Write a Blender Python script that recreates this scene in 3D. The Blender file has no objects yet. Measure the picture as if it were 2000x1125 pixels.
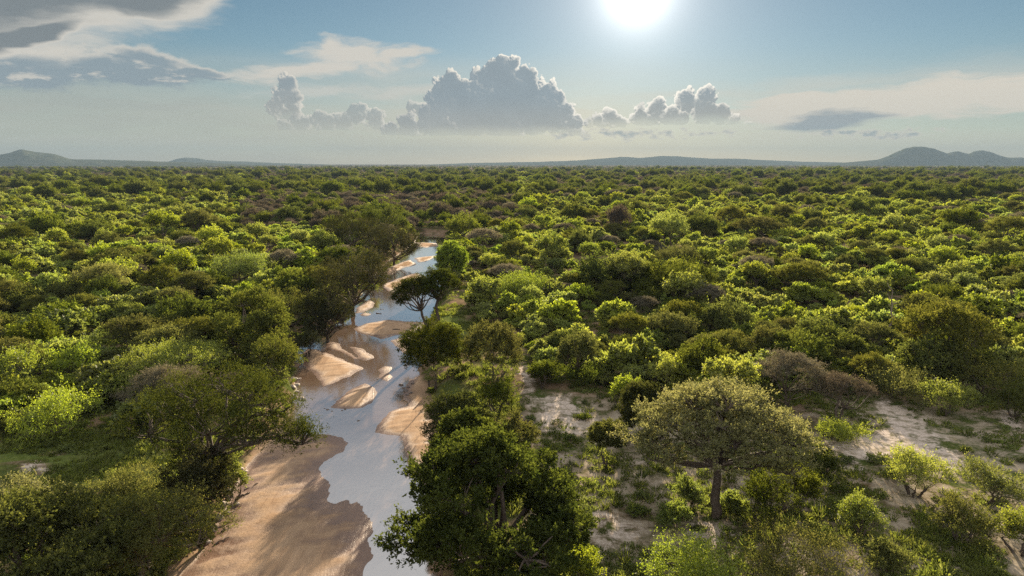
import bpy, bmesh, math, random
import numpy as np
from mathutils import Vector, Matrix, noise as mnoise
S = bpy.context.scene
USE_CLOUDS, USE_HAZE, HAZE_D, HAZE_COL = True, True, 6.5e-5, (0.175, 0.245, 0.335)
COL = S.collection
R = math.radians

# ------------------------------------------------------------------ camera
CAM_H, PITCH, FPX = 30.0, R(10.2), 1351.0
cam = bpy.data.cameras.new('camera')
cam.sensor_width = 36.0
cam.lens = 36.0 * FPX / 2000.0
cam.clip_start, cam.clip_end = 0.5, 90000.0
co = bpy.data.objects.new('camera', cam)
COL.objects.link(co)
co.location = (0, 0, CAM_H)
co.rotation_euler = (R(90) - PITCH, 0, 0)
S.camera = co

def pxdir(u, v):
    x, y = (u - 1000) / FPX, (562.5 - v) / FPX
    d = Vector((x, math.cos(PITCH) + y * math.sin(PITCH), -math.sin(PITCH) + y * math.cos(PITCH)))
    return d.normalized()

def at(u, v, z=0.0):
    """where the sight line through a point of the photograph meets the height z"""
    d = pxdir(u, v)
    t = (z - CAM_H) / d.z
    return Vector((d.x * t, d.y * t, z))

def azel(u, v):
    d = pxdir(u, v)
    return math.degrees(math.atan2(d.x, d.y)), math.degrees(math.asin(d.z))

SUN_DIR = pxdir(1245, -22)
SUN_AZ = math.atan2(SUN_DIR.x, SUN_DIR.y)
SUN_EL = math.asin(SUN_DIR.z)

# ------------------------------------------------------------------ render settings
S.view_settings.view_transform = 'Standard'
S.view_settings.look = 'None'
EXPOSURE = 1.97
S.view_settings.exposure = EXPOSURE
S.view_settings.gamma = 1.0
S.render.film_transparent = False
cy = S.cycles
cy.max_bounces = 5
cy.diffuse_bounces = 3
cy.glossy_bounces = 2
cy.transmission_bounces = 3
cy.volume_bounces = 0
cy.transparent_max_bounces = 6
cy.caustics_reflective = cy.caustics_refractive = False
cy.sample_clamp_indirect = 4.0
cy.use_denoising = False
cy.pixel_filter_type = 'BLACKMAN_HARRIS'

# ------------------------------------------------------------------ node helper
class NT:
    """tiny expression builder over a node tree"""
    def __init__(self, tree):
        self.t = tree
    def new(self, kind, **kw):
        n = self.t.nodes.new(kind)
        for k, v in kw.items():
            setattr(n, k, v)
        return n
    def put(self, sock, v):
        if isinstance(v, bpy.types.NodeSocket):
            self.t.links.new(v, sock)
        else:
            if hasattr(sock, 'default_value'):
                try:
                    n = len(sock.default_value)
                    v = tuple(v)
                    if n == 4 and len(v) == 3:
                        v = v + (1.0,)
                except TypeError:
                    pass
                sock.default_value = v
    def m(self, op, a, b=0.0, c=0.0, clamp=False):
        n = self.new('ShaderNodeMath', operation=op, use_clamp=clamp)
        self.put(n.inputs[0], a)
        self.put(n.inputs[1], b)
        if op in ('MULTIPLY_ADD', 'SMOOTH_MIN', 'SMOOTH_MAX'):
            self.put(n.inputs[2], c)
        return n.outputs[0]
    def add(self, a, b): return self.m('ADD', a, b)
    def sub(self, a, b): return self.m('SUBTRACT', a, b)
    def mul(self, a, b): return self.m('MULTIPLY', a, b)
    def step(self, v, lo, hi, to0=0.0, to1=1.0, kind='SMOOTHSTEP'):
        n = self.new('ShaderNodeMapRange', interpolation_type=kind)
        self.put(n.inputs['Value'], v)
        self.put(n.inputs['From Min'], lo); self.put(n.inputs['From Max'], hi)
        self.put(n.inputs['To Min'], to0); self.put(n.inputs['To Max'], to1)
        return n.outputs[0]
    def mix(self, f, a, b, blend='MIX'):
        n = self.new('ShaderNodeMix', data_type='RGBA', blend_type=blend)
        n.clamp_factor = True
        self.put(n.inputs[0], f); self.put(n.inputs[6], a); self.put(n.inputs[7], b)
        return n.outputs[2]
    def xyz(self, x, y, z):
        n = self.new('ShaderNodeCombineXYZ')
        for i, v in enumerate((x, y, z)):
            self.put(n.inputs[i], v)
        return n.outputs[0]
    def sep(self, v):
        n = self.new('ShaderNodeSeparateXYZ')
        self.put(n.inputs[0], v)
        return n.outputs
    def vm(self, op, a, b=(0, 0, 0), s=None):
        n = self.new('ShaderNodeVectorMath', operation=op)
        self.put(n.inputs[0], a)
        if op == 'SCALE':
            self.put(n.inputs['Scale'], s)
        else:
            self.put(n.inputs[1], b)
        return n.outputs['Value'] if op in ('DOT_PRODUCT', 'LENGTH', 'DISTANCE') else n.outputs[0]
    def noise(self, v, scale=1.0, detail=4.0, rough=0.55, dist=0.0, lac=2.0, dims='3D'):
        n = self.new('ShaderNodeTexNoise', noise_dimensions=dims)
        self.put(n.inputs['Vector'], v); self.put(n.inputs['Scale'], scale)
        self.put(n.inputs['Detail'], detail); self.put(n.inputs['Roughness'], rough)
        self.put(n.inputs['Distortion'], dist); self.put(n.inputs['Lacunarity'], lac)
        return n.outputs['Fac']
    def attr(self, name):
        n = self.new('ShaderNodeAttribute', attribute_name=name)
        return n.outputs['Fac']

# ------------------------------------------------------------------ world: sky and thin high cloud
SKY_STRENGTH = 0.05
def build_world():
    w = bpy.data.worlds.new('World')
    S.world = w
    w.use_nodes = True
    t = w.node_tree
    t.nodes.clear()
    n = NT(t)
    out = n.new('ShaderNodeOutputWorld')
    bg = n.new('ShaderNodeBackground')
    sky = n.new('ShaderNodeTexSky', sky_type='NISHITA')
    sky.sun_disc = False
    sky.sun_elevation = SUN_EL
    sky.sun_rotation = SUN_AZ
    sky.altitude = 800.0
    sky.air_density, sky.dust_density, sky.ozone_density = 1.0, 0.05, 2.0
    d = n.new('ShaderNodeTexCoord').outputs['Generated']
    d = n.vm('NORMALIZE', d)
    x, y, z = n.sep(d)
    az = n.mul(n.m('ARCTAN2', x, y), 57.2958)
    el = n.mul(n.m('ARCSINE', z), 57.2958)
    base = sky.outputs[0]
    # the air round the sun
    cosang = n.m('MAXIMUM', n.vm('DOT_PRODUCT', d, tuple(SUN_DIR)), 0.0)
    ang = n.mul(n.m('ARCCOSINE', n.m('MINIMUM', cosang, 1.0)), 57.2958)
    def lobe(width, amount, colour):
        g = n.m('EXPONENT', n.mul(n.m('POWER', n.mul(ang, 1.0 / width), 1.3), -1.0))
        return n.vm('SCALE', colour, s=n.mul(g, amount))
    haze_w = n.m('EXPONENT', n.mul(n.m('MAXIMUM', el, 0.0), -1.0 / 4.5))
    colour = n.vm('MULTIPLY', base, n.mix(haze_w, GRADE, GRADE_H))
    gold = n.mul(n.m('EXPONENT', n.mul(n.m('MAXIMUM', el, 0.0), -1.0 / 3.4)), n.add(0.35, n.m('EXPONENT', n.mul(n.m('ABSOLUTE', n.sub(az, 5.0)), -1.0 / 18.0))))
    colour = n.vm('ADD', colour, n.vm('SCALE', GOLD, s=gold))
    for wd, am, cl in LOBES:
        colour = n.vm('ADD', colour, lobe(wd, am, cl))

    def warp(seed, sx, sy, amt):
        v = n.xyz(n.mul(az, sx), n.mul(el, sy), seed)
        a = n.sub(n.noise(v, 1.0, 3.0), 0.5)
        b = n.sub(n.noise(n.vm('ADD', v, (17.3, 4.1, 9.2)), 1.0, 3.0), 0.5)
        return n.add(az, n.mul(a, amt)), n.add(el, n.mul(b, amt * 0.45))
    def blob(px, py, wx, wy, tilt, A, E):
        """soft ellipse in azimuth and elevation; sizes in degrees"""
        a0, e0 = azel(px, py)
        ct, st = math.cos(R(tilt)), math.sin(R(tilt))
        da, de = n.sub(A, a0), n.sub(E, e0)
        p = n.mul(n.add(n.mul(da, ct), n.mul(de, st)), 1.0 / wx)
        q = n.mul(n.sub(n.mul(de, ct), n.mul(da, st)), 1.0 / wy)
        r = n.m('SQRT', n.add(n.mul(p, p), n.mul(q, q)))
        return n.sub(1.0, r)
    def cloud(colour, alpha, tone, k=1.0):
        return n.mix(n.mul(n.m('MINIMUM', n.m('MAXIMUM', alpha, 0.0), 1.0), k), colour, tone)
    W = CLOUD_WHITE
    G = CLOUD_GREY
    A, E = warp(1.7, 0.16, 0.5, 5.0)
    # broad thin veils low in the sky
    v = n.noise(n.xyz(n.mul(A, 0.035), n.mul(E, 0.42), 3.0), 1.0, 5.0, 0.5)
    veil = n.mul(n.step(v, 0.42, 0.75), n.mul(n.step(el, 9.0, 5.0), n.step(el, 0.0, 2.0)))
    colour = cloud(colour, veil, WARM, 0.55)
    v = n.noise(n.xyz(n.mul(A, 0.05), n.mul(E, 0.5), 8.0), 1.0, 5.0, 0.5)
    low = n.mul(n.step(v, 0.45, 0.7), n.mul(n.step(el, 8.0, 4.0), n.step(az, -5.0, -25.0)))
    colour = cloud(colour, low, G, 0.35)
    milk = n.mul(n.step(el, 9.5, 3.0), n.mul(n.step(v, 0.25, 0.6, 0.55, 1.0), n.step(az, 30.0, -20.0, 0.30, 0.62)))
    wm = n.m('EXPONENT', n.mul(n.m('ABSOLUTE', n.sub(az, 6.0)), -1.0 / 15.0))
    colour = cloud(colour, milk, n.mix(wm, MILK, MILK_WARM))
    # the streak right of the cumulus, reaching the edge of the view
    f = n.noise(n.xyz(n.mul(A, 0.10), n.mul(E, 1.1), 5.0), 1.0, 6.0, 0.6)
    s = n.m('MAXIMUM', blob(1760, 196, 15.0, 1.5, 2.8, A, E), blob(1580, 212, 7.5, 1.6, 1.0, A, E))
    s = n.m('MAXIMUM', s, blob(2080, 180, 12.0, 1.3, 2.0, A, E))
    colour = cloud(colour, n.step(n.add(s, n.mul(n.sub(f, 0.5), 1.5)), 0.02, 0.42), WARM, 0.92)
    s = blob(1600, 236, 5.5, 0.75, 2.0, A, E)
    colour = cloud(colour, n.step(n.add(s, n.mul(n.sub(f, 0.5), 1.2)), 0.15, 0.6), G, 0.8)
    # feathered streak left of the cumulus
    f = n.noise(n.xyz(n.add(n.mul(A, 0.22), n.mul(E, -0.25)), n.mul(E, 1.0), 11.0), 1.0, 7.0, 0.62)
    s = n.m('MAXIMUM', blob(690, 108, 5.2, 1.35, -3.0, A, E), blob(590, 135, 6.5, 0.9, 11.0, A, E))
    s = n.m('MAXIMUM', s, n.m('MAXIMUM', blob(770, 104, 3.0, 0.55, 3.0, A, E), blob(650, 92, 2.0, 0.9, -25.0, A, E)))
    colour = cloud(colour, n.step(n.add(s, n.mul(n.sub(f, 0.5), 1.7)), -0.02, 0.6), W, 0.95)
    s = n.m('MAXIMUM', blob(790, 180, 8.0, 0.9, 2.0, A, E), blob(620, 178, 9.0, 0.7, 3.0, A, E))
    colour = cloud(colour, n.step(n.add(s, n.mul(n.sub(f, 0.5), 1.5)), 0.1, 0.9), W, 0.6)
    # grey bank on the left with a bright broken upper edge
    A2, E2 = warp(23.0, 0.55, 1.1, 1.7)
    f = n.noise(n.xyz(n.mul(az, 0.5), n.mul(el, 1.0), 14.0), 1.0, 9.0, 0.6)
    s = n.m('MAXIMUM', blob(230, 132, 7.0, 1.35, -4.0, A2, E2), blob(40, 132, 7.0, 1.7, 0.0, A2, E2))
    s = n.m('MAXIMUM', s, n.m('MAXIMUM', blob(370, 140, 4.0, 0.55, -5.0, A2, E2), blob(300, 122, 4.6, 1.1, -12.0, A2, E2)))
    body = n.add(s, n.mul(n.sub(f, 0.5), 1.1))
    alpha = n.step(body, 0.05, 0.4)
    f2 = n.noise(n.xyz(n.mul(az, 0.5), n.mul(n.add(el, 0.45), 1.0), 14.0), 1.0, 9.0, 0.6)
    s2 = n.m('MAXIMUM', n.m('MAXIMUM', blob(230, 144, 7.0, 1.35, -4.0, A2, E2), blob(40, 144, 7.0, 1.7, 0.0, A2, E2)),
             n.m('MAXIMUM', blob(370, 150, 4.0, 0.55, -5.0, A2, E2), blob(300, 134, 4.6, 1.1, -12.0, A2, E2)))
    body2 = n.add(s2, n.mul(n.sub(f2, 0.5), 1.1))
    lit = n.step(n.sub(body, body2), -0.06, 0.16)
    rim = n.mul(n.step(body, 0.75, 0.2), lit)
    rim = n.m('MAXIMUM', rim, n.mul(n.step(n.noise(n.xyz(n.mul(az, 0.42), n.mul(el, 1.3), 4.0), 1.0, 7.0, 0.62), 0.52, 0.66), n.mul(n.step(body, 1.25, 0.5), 0.85)))
    colour = cloud(colour, alpha, n.mix(rim, G, W), 0.92)
    f = n.noise(n.xyz(n.mul(az, 0.9), n.mul(el, 1.9), 41.0), 1.0, 7.0, 0.6)
    low = n.m('MAXIMUM', blob(1230, 262, 14.0, 0.75, 0.0, A2, E2), blob(1700, 262, 9.0, 0.65, 0.0, A2, E2))
    body = n.add(low, n.mul(n.sub(f, 0.5), 2.6))
    colour = cloud(colour, n.step(body, 0.45, 0.8), n.mix(n.step(body, 1.15, 0.6), G, WARM), 0.7)
    # the great soft sheet in the upper left corner
    f = n.noise(n.xyz(n.add(n.mul(A, 0.11), n.mul(E, -0.15)), n.mul(E, 0.45), 31.0), 1.0, 6.0, 0.55)
    s = n.m('MAXIMUM', blob(20, -52, 14.0, 5.2, 6.0, A, E), blob(300, -18, 8.5, 2.3, 14.0, A, E))
    s = n.m('MAXIMUM', s, blob(60, 72, 4.6, 1.1, 22.0, A, E))
    body = n.add(s, n.mul(n.sub(f, 0.5), 0.9))
    colour = cloud(colour, n.step(body, -0.04, 0.30), n.mix(n.step(body, 0.62, 0.22), SHEET, W), 0.95)
    # towering cumulus against the light: lobes heaped on flat bases, edges lit from beyond
    sunp = (math.degrees(SUN_AZ), math.degrees(SUN_EL), 0.0)
    P0 = n.xyz(az, el, 0.0)
    to_sun = n.vm('NORMALIZE', n.vm('SUBTRACT', sunp, P0))
    def billow(P, seed):
        out_ = None
        for sc, am in ((1.15, 0.42), (2.7, 0.20), (6.0, 0.085)):
            vo = n.new('ShaderNodeTexVoronoi', feature='F1', voronoi_dimensions='2D')
            n.put(vo.inputs['Vector'], n.vm('ADD', P, (seed, seed * 2.3, seed * 0.7)))
            vo.inputs['Scale'].default_value = sc
            q = n.mul(n.sub(0.66, n.m('POWER', vo.outputs['Distance'], 1.5)), am * 1.7)
            out_ = q if out_ is None else n.add(out_, q)
        return out_
    def heap(P, balls):
        f_ = None
        for (u, v_, r) in balls:
            a0, e0 = azel(u, v_)
            rr = (azel(u + r, v_)[0] - azel(u - r, v_)[0]) / 2
            q = n.sub(rr, n.vm('DISTANCE', P, (a0, e0, 0)))
            f_ = q if f_ is None else n.m('SMOOTH_MAX', f_, q, 0.06)
        return f_
    puff = n.noise(P0, 0.45, 5.0, 0.55)
    bl0 = billow(P0, 3.1)
    P1 = n.vm('ADD', P0, n.vm('SCALE', to_sun, s=0.16))
    bl1 = billow(P1, 3.1)
    glow = n.m('EXPONENT', n.mul(ang, -1.0 / 9.0))
    for balls, base_v, seed, amp, solid in CUMULUS:
        eb = azel(1000, base_v)[1]
        f0 = n.add(heap(P0, balls), n.mul(bl0, amp))
        f1 = n.add(heap(P1, balls), n.mul(bl1, amp))
        bw = n.mul(n.sub(n.noise(P0, 1.1, 4.0, 0.6), 0.5), 0.5)
        f0 = n.m('MINIMUM', f0, n.add(n.mul(n.sub(el, eb), 1.4), bw))
        alpha = n.step(f0, 0.0, 0.10)
        facing = n.step(n.sub(f0, f1), -0.10, 0.08)
        rim = n.mul(n.step(f0, 0.46, 0.10), n.mul(facing, n.step(puff, 0.36, 0.56, 0.55, 1.0)))
        inner = n.mul(n.step(n.sub(bl0, bl1), 0.05, 0.20), n.step(puff, 0.42, 0.68))
        rim = n.m('MAXIMUM', rim, n.mul(inner, n.step(f0, 1.5, 0.3, 0.0, 0.45)))
        hgt = n.step(n.sub(el, eb), 0.0, 3.4)
        tone = n.mix(hgt, BODY_LOW, BODY_HIGH)
        tone = n.vm('SCALE', tone, s=n.add(n.add(0.93, n.mul(glow, 0.22)), n.mul(n.sub(puff, 0.5), 0.25)))
        edge = n.vm('SCALE', RIM, s=n.add(0.85, n.mul(glow, 1.3)))
        tone = n.mix(n.m('MINIMUM', rim, 1.0), tone, edge)
        soft = n.mul(alpha, n.step(n.add(n.sub(el, eb), n.mul(n.sub(puff, 0.5), 0.9)), -0.1, 1.0, 0.25, solid))
        colour = n.mix(soft, colour, tone)
    # unseen broken cloud overhead and behind, added to lift the shadows
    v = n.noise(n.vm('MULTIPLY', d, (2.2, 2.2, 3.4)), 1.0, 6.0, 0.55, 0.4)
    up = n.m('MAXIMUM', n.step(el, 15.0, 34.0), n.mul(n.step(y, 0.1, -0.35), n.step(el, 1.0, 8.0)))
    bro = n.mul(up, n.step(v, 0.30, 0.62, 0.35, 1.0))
    colour = n.mix(bro, colour, FILL_OVERHEAD)
    # bright cloud bank added out of view behind the viewer, as fill light
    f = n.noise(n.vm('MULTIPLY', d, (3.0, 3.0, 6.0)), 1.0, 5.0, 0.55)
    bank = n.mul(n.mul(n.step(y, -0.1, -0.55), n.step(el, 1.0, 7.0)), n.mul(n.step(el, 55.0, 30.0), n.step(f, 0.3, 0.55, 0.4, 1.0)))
    colour = n.mix(bank, colour, FILL_BEHIND)
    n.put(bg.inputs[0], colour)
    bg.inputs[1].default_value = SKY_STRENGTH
    t.links.new(bg.outputs[0], out.inputs[0])
    w.cycles.sampling_method = 'MANUAL'
    w.cycles.sample_map_resolution = 1024

EXPO_K = 1.68 / 2 ** EXPOSURE
GOLD = tuple(c * EXPO_K for c in (3.6, 2.3, 0.9))
MILK_WARM = tuple(c * EXPO_K for c in (10.5, 8.4, 5.8))
MILK = tuple(c * EXPO_K for c in (5.3, 5.2, 4.4))
BODY_LOW = tuple(c * EXPO_K for c in (5.0, 5.0, 4.6))
BODY_HIGH = tuple(c * EXPO_K for c in (3.45, 4.15, 4.6))
RIM = tuple(c * EXPO_K for c in (11.0, 10.2, 8.8))
CUMULUS = [
    ([(590, 240, 14), (640, 240, 15), (700, 222, 16), (735, 232, 15), (670, 240, 14), (622, 232, 11), (815, 212, 13), (560, 246, 10)], 258, 3, 0.75, 0.75),
    ([(562, 163, 13), (550, 188, 15), (572, 192, 12), (541, 210, 14), (575, 213, 12), (560, 222, 14)], 240, 2, 0.7, 0.9),
    ([(1190, 230, 13), (1170, 236, 9), (1212, 238, 9), (1150, 242, 6)], 251, 4, 0.65, 0.95),
    ([(1250, 224, 14), (1285, 213, 16), (1310, 226, 15), (1342, 194, 17), (1378, 190, 18), (1375, 214, 21), (1408, 224, 17), (1428, 236, 9), (1270, 238, 12), (1330, 232, 12), (1460, 245, 5)], 247, 5, 0.7, 0.95),
    ([(985, 138, 26), (955, 162, 28), (1018, 168, 30), (880, 176, 27), (862, 205, 27), (920, 215, 48), (985, 210, 56), (1050, 215, 42), (1074, 188, 20), (1092, 225, 24), (1118, 242, 16), (850, 236, 32), (800, 250, 18), (765, 256, 11)], 266, 1, 1.0, 0.96)]
FILL_BEHIND = (6.5, 6.4, 6.3)
FILL_OVERHEAD = (6.1, 6.2, 6.2)
GRADE = (0.64 * EXPO_K, 0.76 * EXPO_K, 0.73 * EXPO_K)
GRADE_H = (0.82 * EXPO_K, 0.84 * EXPO_K, 0.92 * EXPO_K)
LOBES = [(1.7, 24.0 * EXPO_K, (1.0, 0.98, 0.95)), (4.6, 5.5 * EXPO_K, (1.0, 0.95, 0.9)), (15.0, 2.6 * EXPO_K, (1.0, 0.82, 0.68))]
CLOUD_WHITE = tuple(c * EXPO_K for c in (8.3, 7.8, 6.9))
WARM = tuple(c * EXPO_K for c in (9.2, 8.4, 7.1))
SHEET = tuple(c * EXPO_K for c in (2.5, 2.8, 2.95))
CLOUD_GREY = tuple(c * EXPO_K for c in (3.2, 4.0, 4.5))
build_world()

sun = bpy.data.lights.new('sun', 'SUN')
sun.energy = 5.0
sun.angle = R(0.53)
sun.color = (1.0, 0.85, 0.62)
so = bpy.data.objects.new('sun', sun)
COL.objects.link(so)
so.rotation_euler = (-SUN_DIR).to_track_quat('-Z', 'Y').to_euler()

# ------------------------------------------------------------------ tagging
def tag(o, label=None, cat=None, group=None, kind=None):
    for k, v in (('label', label), ('category', cat), ('group', group), ('kind', kind)):
        if v:
            o[k] = v
    return o

def np_mesh(name, verts, faces, mats=(), var=None, midx=None, smooth=None):
    """faces: (n, k) array, or a list of such arrays"""
    if not isinstance(faces, list):
        faces = [faces]
    me = bpy.data.meshes.new(name)
    verts = np.asarray(verts, dtype=np.float32)
    me.vertices.add(len(verts))
    me.vertices.foreach_set('co', verts.ravel())
    loops = np.concatenate([f.ravel() for f in faces]).astype(np.int32)
    tot = np.concatenate([np.full(len(f), f.shape[1]) for f in faces]).astype(np.int32)
    start = np.concatenate([[0], np.cumsum(tot)[:-1]]).astype(np.int32)
    me.loops.add(len(loops))
    me.loops.foreach_set('vertex_index', loops)
    me.polygons.add(len(tot))
    me.polygons.foreach_set('loop_start', start)
    me.polygons.foreach_set('loop_total', tot)
    if midx is not None:
        me.polygons.foreach_set('material_index', np.asarray(midx, dtype=np.int32))
    if smooth is not None:
        me.polygons.foreach_set('use_smooth', np.broadcast_to(np.asarray(smooth, dtype=bool), (len(tot),)).copy())
    for m in mats:
        me.materials.append(m)
    if var is not None:
        a = me.attributes.new('leaf_tone', 'FLOAT', 'FACE')
        a.data.foreach_set('value', np.asarray(var, dtype=np.float32))
    me.update(calc_edges=True)
    return me

def link(name, me, parent=None):
    o = bpy.data.objects.new(name, me)
    COL.objects.link(o)
    if parent is not None:
        o.parent = parent
    return o

# ------------------------------------------------------------------ value noise for numpy
def _hash(ix, iy, seed):
    h = (ix * 374761393 + iy * 668265263 + seed * 982451653) & 0xFFFFFFFF
    h = ((h ^ (h >> 13)) * 1274126177) & 0xFFFFFFFF
    return ((h ^ (h >> 16)) & 0xFFFF) / 65535.0
def vnoise(x, y, seed=0):
    x = np.asarray(x, dtype=np.float64); y = np.asarray(y, dtype=np.float64)
    ix, iy = np.floor(x).astype(np.int64), np.floor(y).astype(np.int64)
    fx, fy = x - ix, y - iy
    fx, fy = fx * fx * (3 - 2 * fx), fy * fy * (3 - 2 * fy)
    a, b = _hash(ix, iy, seed), _hash(ix + 1, iy, seed)
    c, d = _hash(ix, iy + 1, seed), _hash(ix + 1, iy + 1, seed)
    return (a + (b - a) * fx) * (1 - fy) + (c + (d - c) * fx) * fy
def fbm(x, y, seed=0, octaves=4):
    s, a, t = 0.0, 1.0, 0.0
    for i in range(octaves):
        s = s + a * vnoise(x * 2 ** i, y * 2 ** i, seed + i * 7)
        t += a
        a *= 0.5
    return s / t
def sstep(v, lo, hi):
    t = np.clip((v - lo) / (hi - lo), 0, 1)
    return t * t * (3 - 2 * t)
def poly_sd(px, py, poly):
    """signed distance to a polygon, positive inside"""
    d = np.full(px.shape, 1e18)
    inside = np.zeros(px.shape, dtype=bool)
    k = len(poly)
    for i in range(k):
        ax, ay = poly[i]; bx, by = poly[(i + 1) % k]
        ex, ey = bx - ax, by - ay
        t = np.clip(((px - ax) * ex + (py - ay) * ey) / (ex * ex + ey * ey + 1e-12), 0, 1)
        dx, dy = px - ax - t * ex, py - ay - t * ey
        d = np.minimum(d, dx * dx + dy * dy)
        c = ((ay > py) != (by > py)) & (px < (bx - ax) * (py - ay) / (by - ay + 1e-18) + ax)
        inside ^= c
    d = np.sqrt(d)
    return np.where(inside, d, -d)

# ------------------------------------------------------------------ the river's plan
WATER_Z = -2.0
def plan(pts, z=WATER_Z):
    return [(p.x, p.y) for p in (at(u, v, z) for u, v in pts)]
CHANNEL = plan([(250, 1260), (330, 1150), (395, 1078), (440, 1008), (470, 948), (495, 895), (545, 855), (578, 810), (588, 770),
    (583, 715), (590, 680), (615, 650), (655, 622), (692, 598), (712, 575), (725, 548), (745, 527), (768, 506), (795, 490), (812, 474), (818, 464), (822, 456),
    (862, 458), (868, 472), (858, 488), (852, 510), (852, 530), (856, 560), (850, 585), (838, 610), (822, 640), (808, 655), (802, 680), (806, 710),
    (812, 740), (826, 770), (838, 800), (842, 850), (842, 910), (850, 1000), (860, 1130), (880, 1270)])
BARS = [plan(p) for p in (
    [(200, 1270), (330, 1130), (390, 1060), (430, 995), (460, 935), (490, 880), (530, 845), (600, 848), (645, 846), (672, 855), (683, 864), (672, 882), (660, 888),
     (642, 899), (629, 912), (632, 930), (646, 946), (640, 973), (655, 985), (667, 981), (677, 976), (688, 986), (700, 978), (711, 989), (722, 1005), (731, 1040), (728, 1085), (712, 1130), (690, 1270)],
    [(586, 697), (600, 681), (622, 683), (650, 692), (690, 710), (709, 720), (690, 733), (662, 742), (640, 752), (627, 760), (628, 745), (609, 728), (595, 710)],
    [(634, 671), (648, 665), (664, 671), (668, 680), (690, 692), (700, 700), (693, 703), (675, 693), (655, 684), (640, 680)],
    [(683, 677), (705, 680), (725, 692), (728, 699), (714, 705), (700, 697), (690, 690)],
    [(690, 642), (712, 632), (760, 624), (790, 628), (830, 628), (822, 645), (800, 652), (775, 655), (745, 662), (720, 655), (700, 650)],
    [(762, 666), (800, 655), (812, 672), (800, 700), (780, 685)],
    [(740, 722), (752, 714), (765, 716), (766, 735), (757, 748), (741, 738)],
    [(651, 795), (663, 775), (700, 752), (715, 747), (741, 765), (735, 775), (725, 787), (705, 796), (670, 798)],
    [(726, 846), (740, 825), (765, 805), (790, 794), (850, 780), (855, 870), (800, 862), (780, 853), (760, 851)],
    [(784, 772), (800, 742), (850, 730), (862, 920), (868, 1000), (836, 960), (800, 905), (786, 870), (783, 850), (800, 800), (791, 785)],
    [(694, 602), (720, 586), (731, 592), (726, 602), (712, 609), (694, 612)],
    [(701, 615), (712, 611), (723, 613), (718, 618), (706, 618)],
    [(745, 558), (775, 545), (800, 536), (816, 532), (826, 540), (800, 556), (785, 561), (770, 568), (765, 573), (757, 567)],
    [(742, 538), (759, 523), (779, 514), (801, 507), (815, 516), (807, 520), (791, 522), (775, 530), (763, 537)],
    [(809, 504), (849, 499), (852, 503), (831, 511), (819, 513)],
    [(812, 473), (851, 475), (860, 480), (831, 484), (815, 482)])]
BARE = [plan(p, 0.0) for p in (
    [(1000, 695), (1042, 715), (1062, 765), (1112, 768), (1155, 790), (1165, 850), (1112, 852), (1085, 830), (1055, 860), (1032, 800), (1012, 760)],
    [(1690, 772), (1760, 780), (1830, 830), (1900, 890), (1905, 930), (1840, 912), (1760, 895), (1700, 925), (1640, 915), (1590, 870), (1630, 850), (1700, 830)],
    [(1140, 990), (1250, 1000), (1270, 1040), (1225, 1085), (1165, 1085), (1140, 1040)],
    [(1225, 880), (1250, 895), (1290, 955), (1350, 1015), (1430, 1050), (1500, 1120), (1430, 1125), (1390, 1050), (1320, 1010), (1265, 940)],
    [(10, 905), (70, 898), (115, 915), (95, 932), (20, 930)],
    [(80, 880), (125, 884), (120, 893), (85, 893)],
    [(1320, 1000), (1420, 1010), (1440, 1090), (1340, 1060)],
    [(1930, 800), (2010, 800), (2010, 850), (1950, 840)])]

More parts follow.
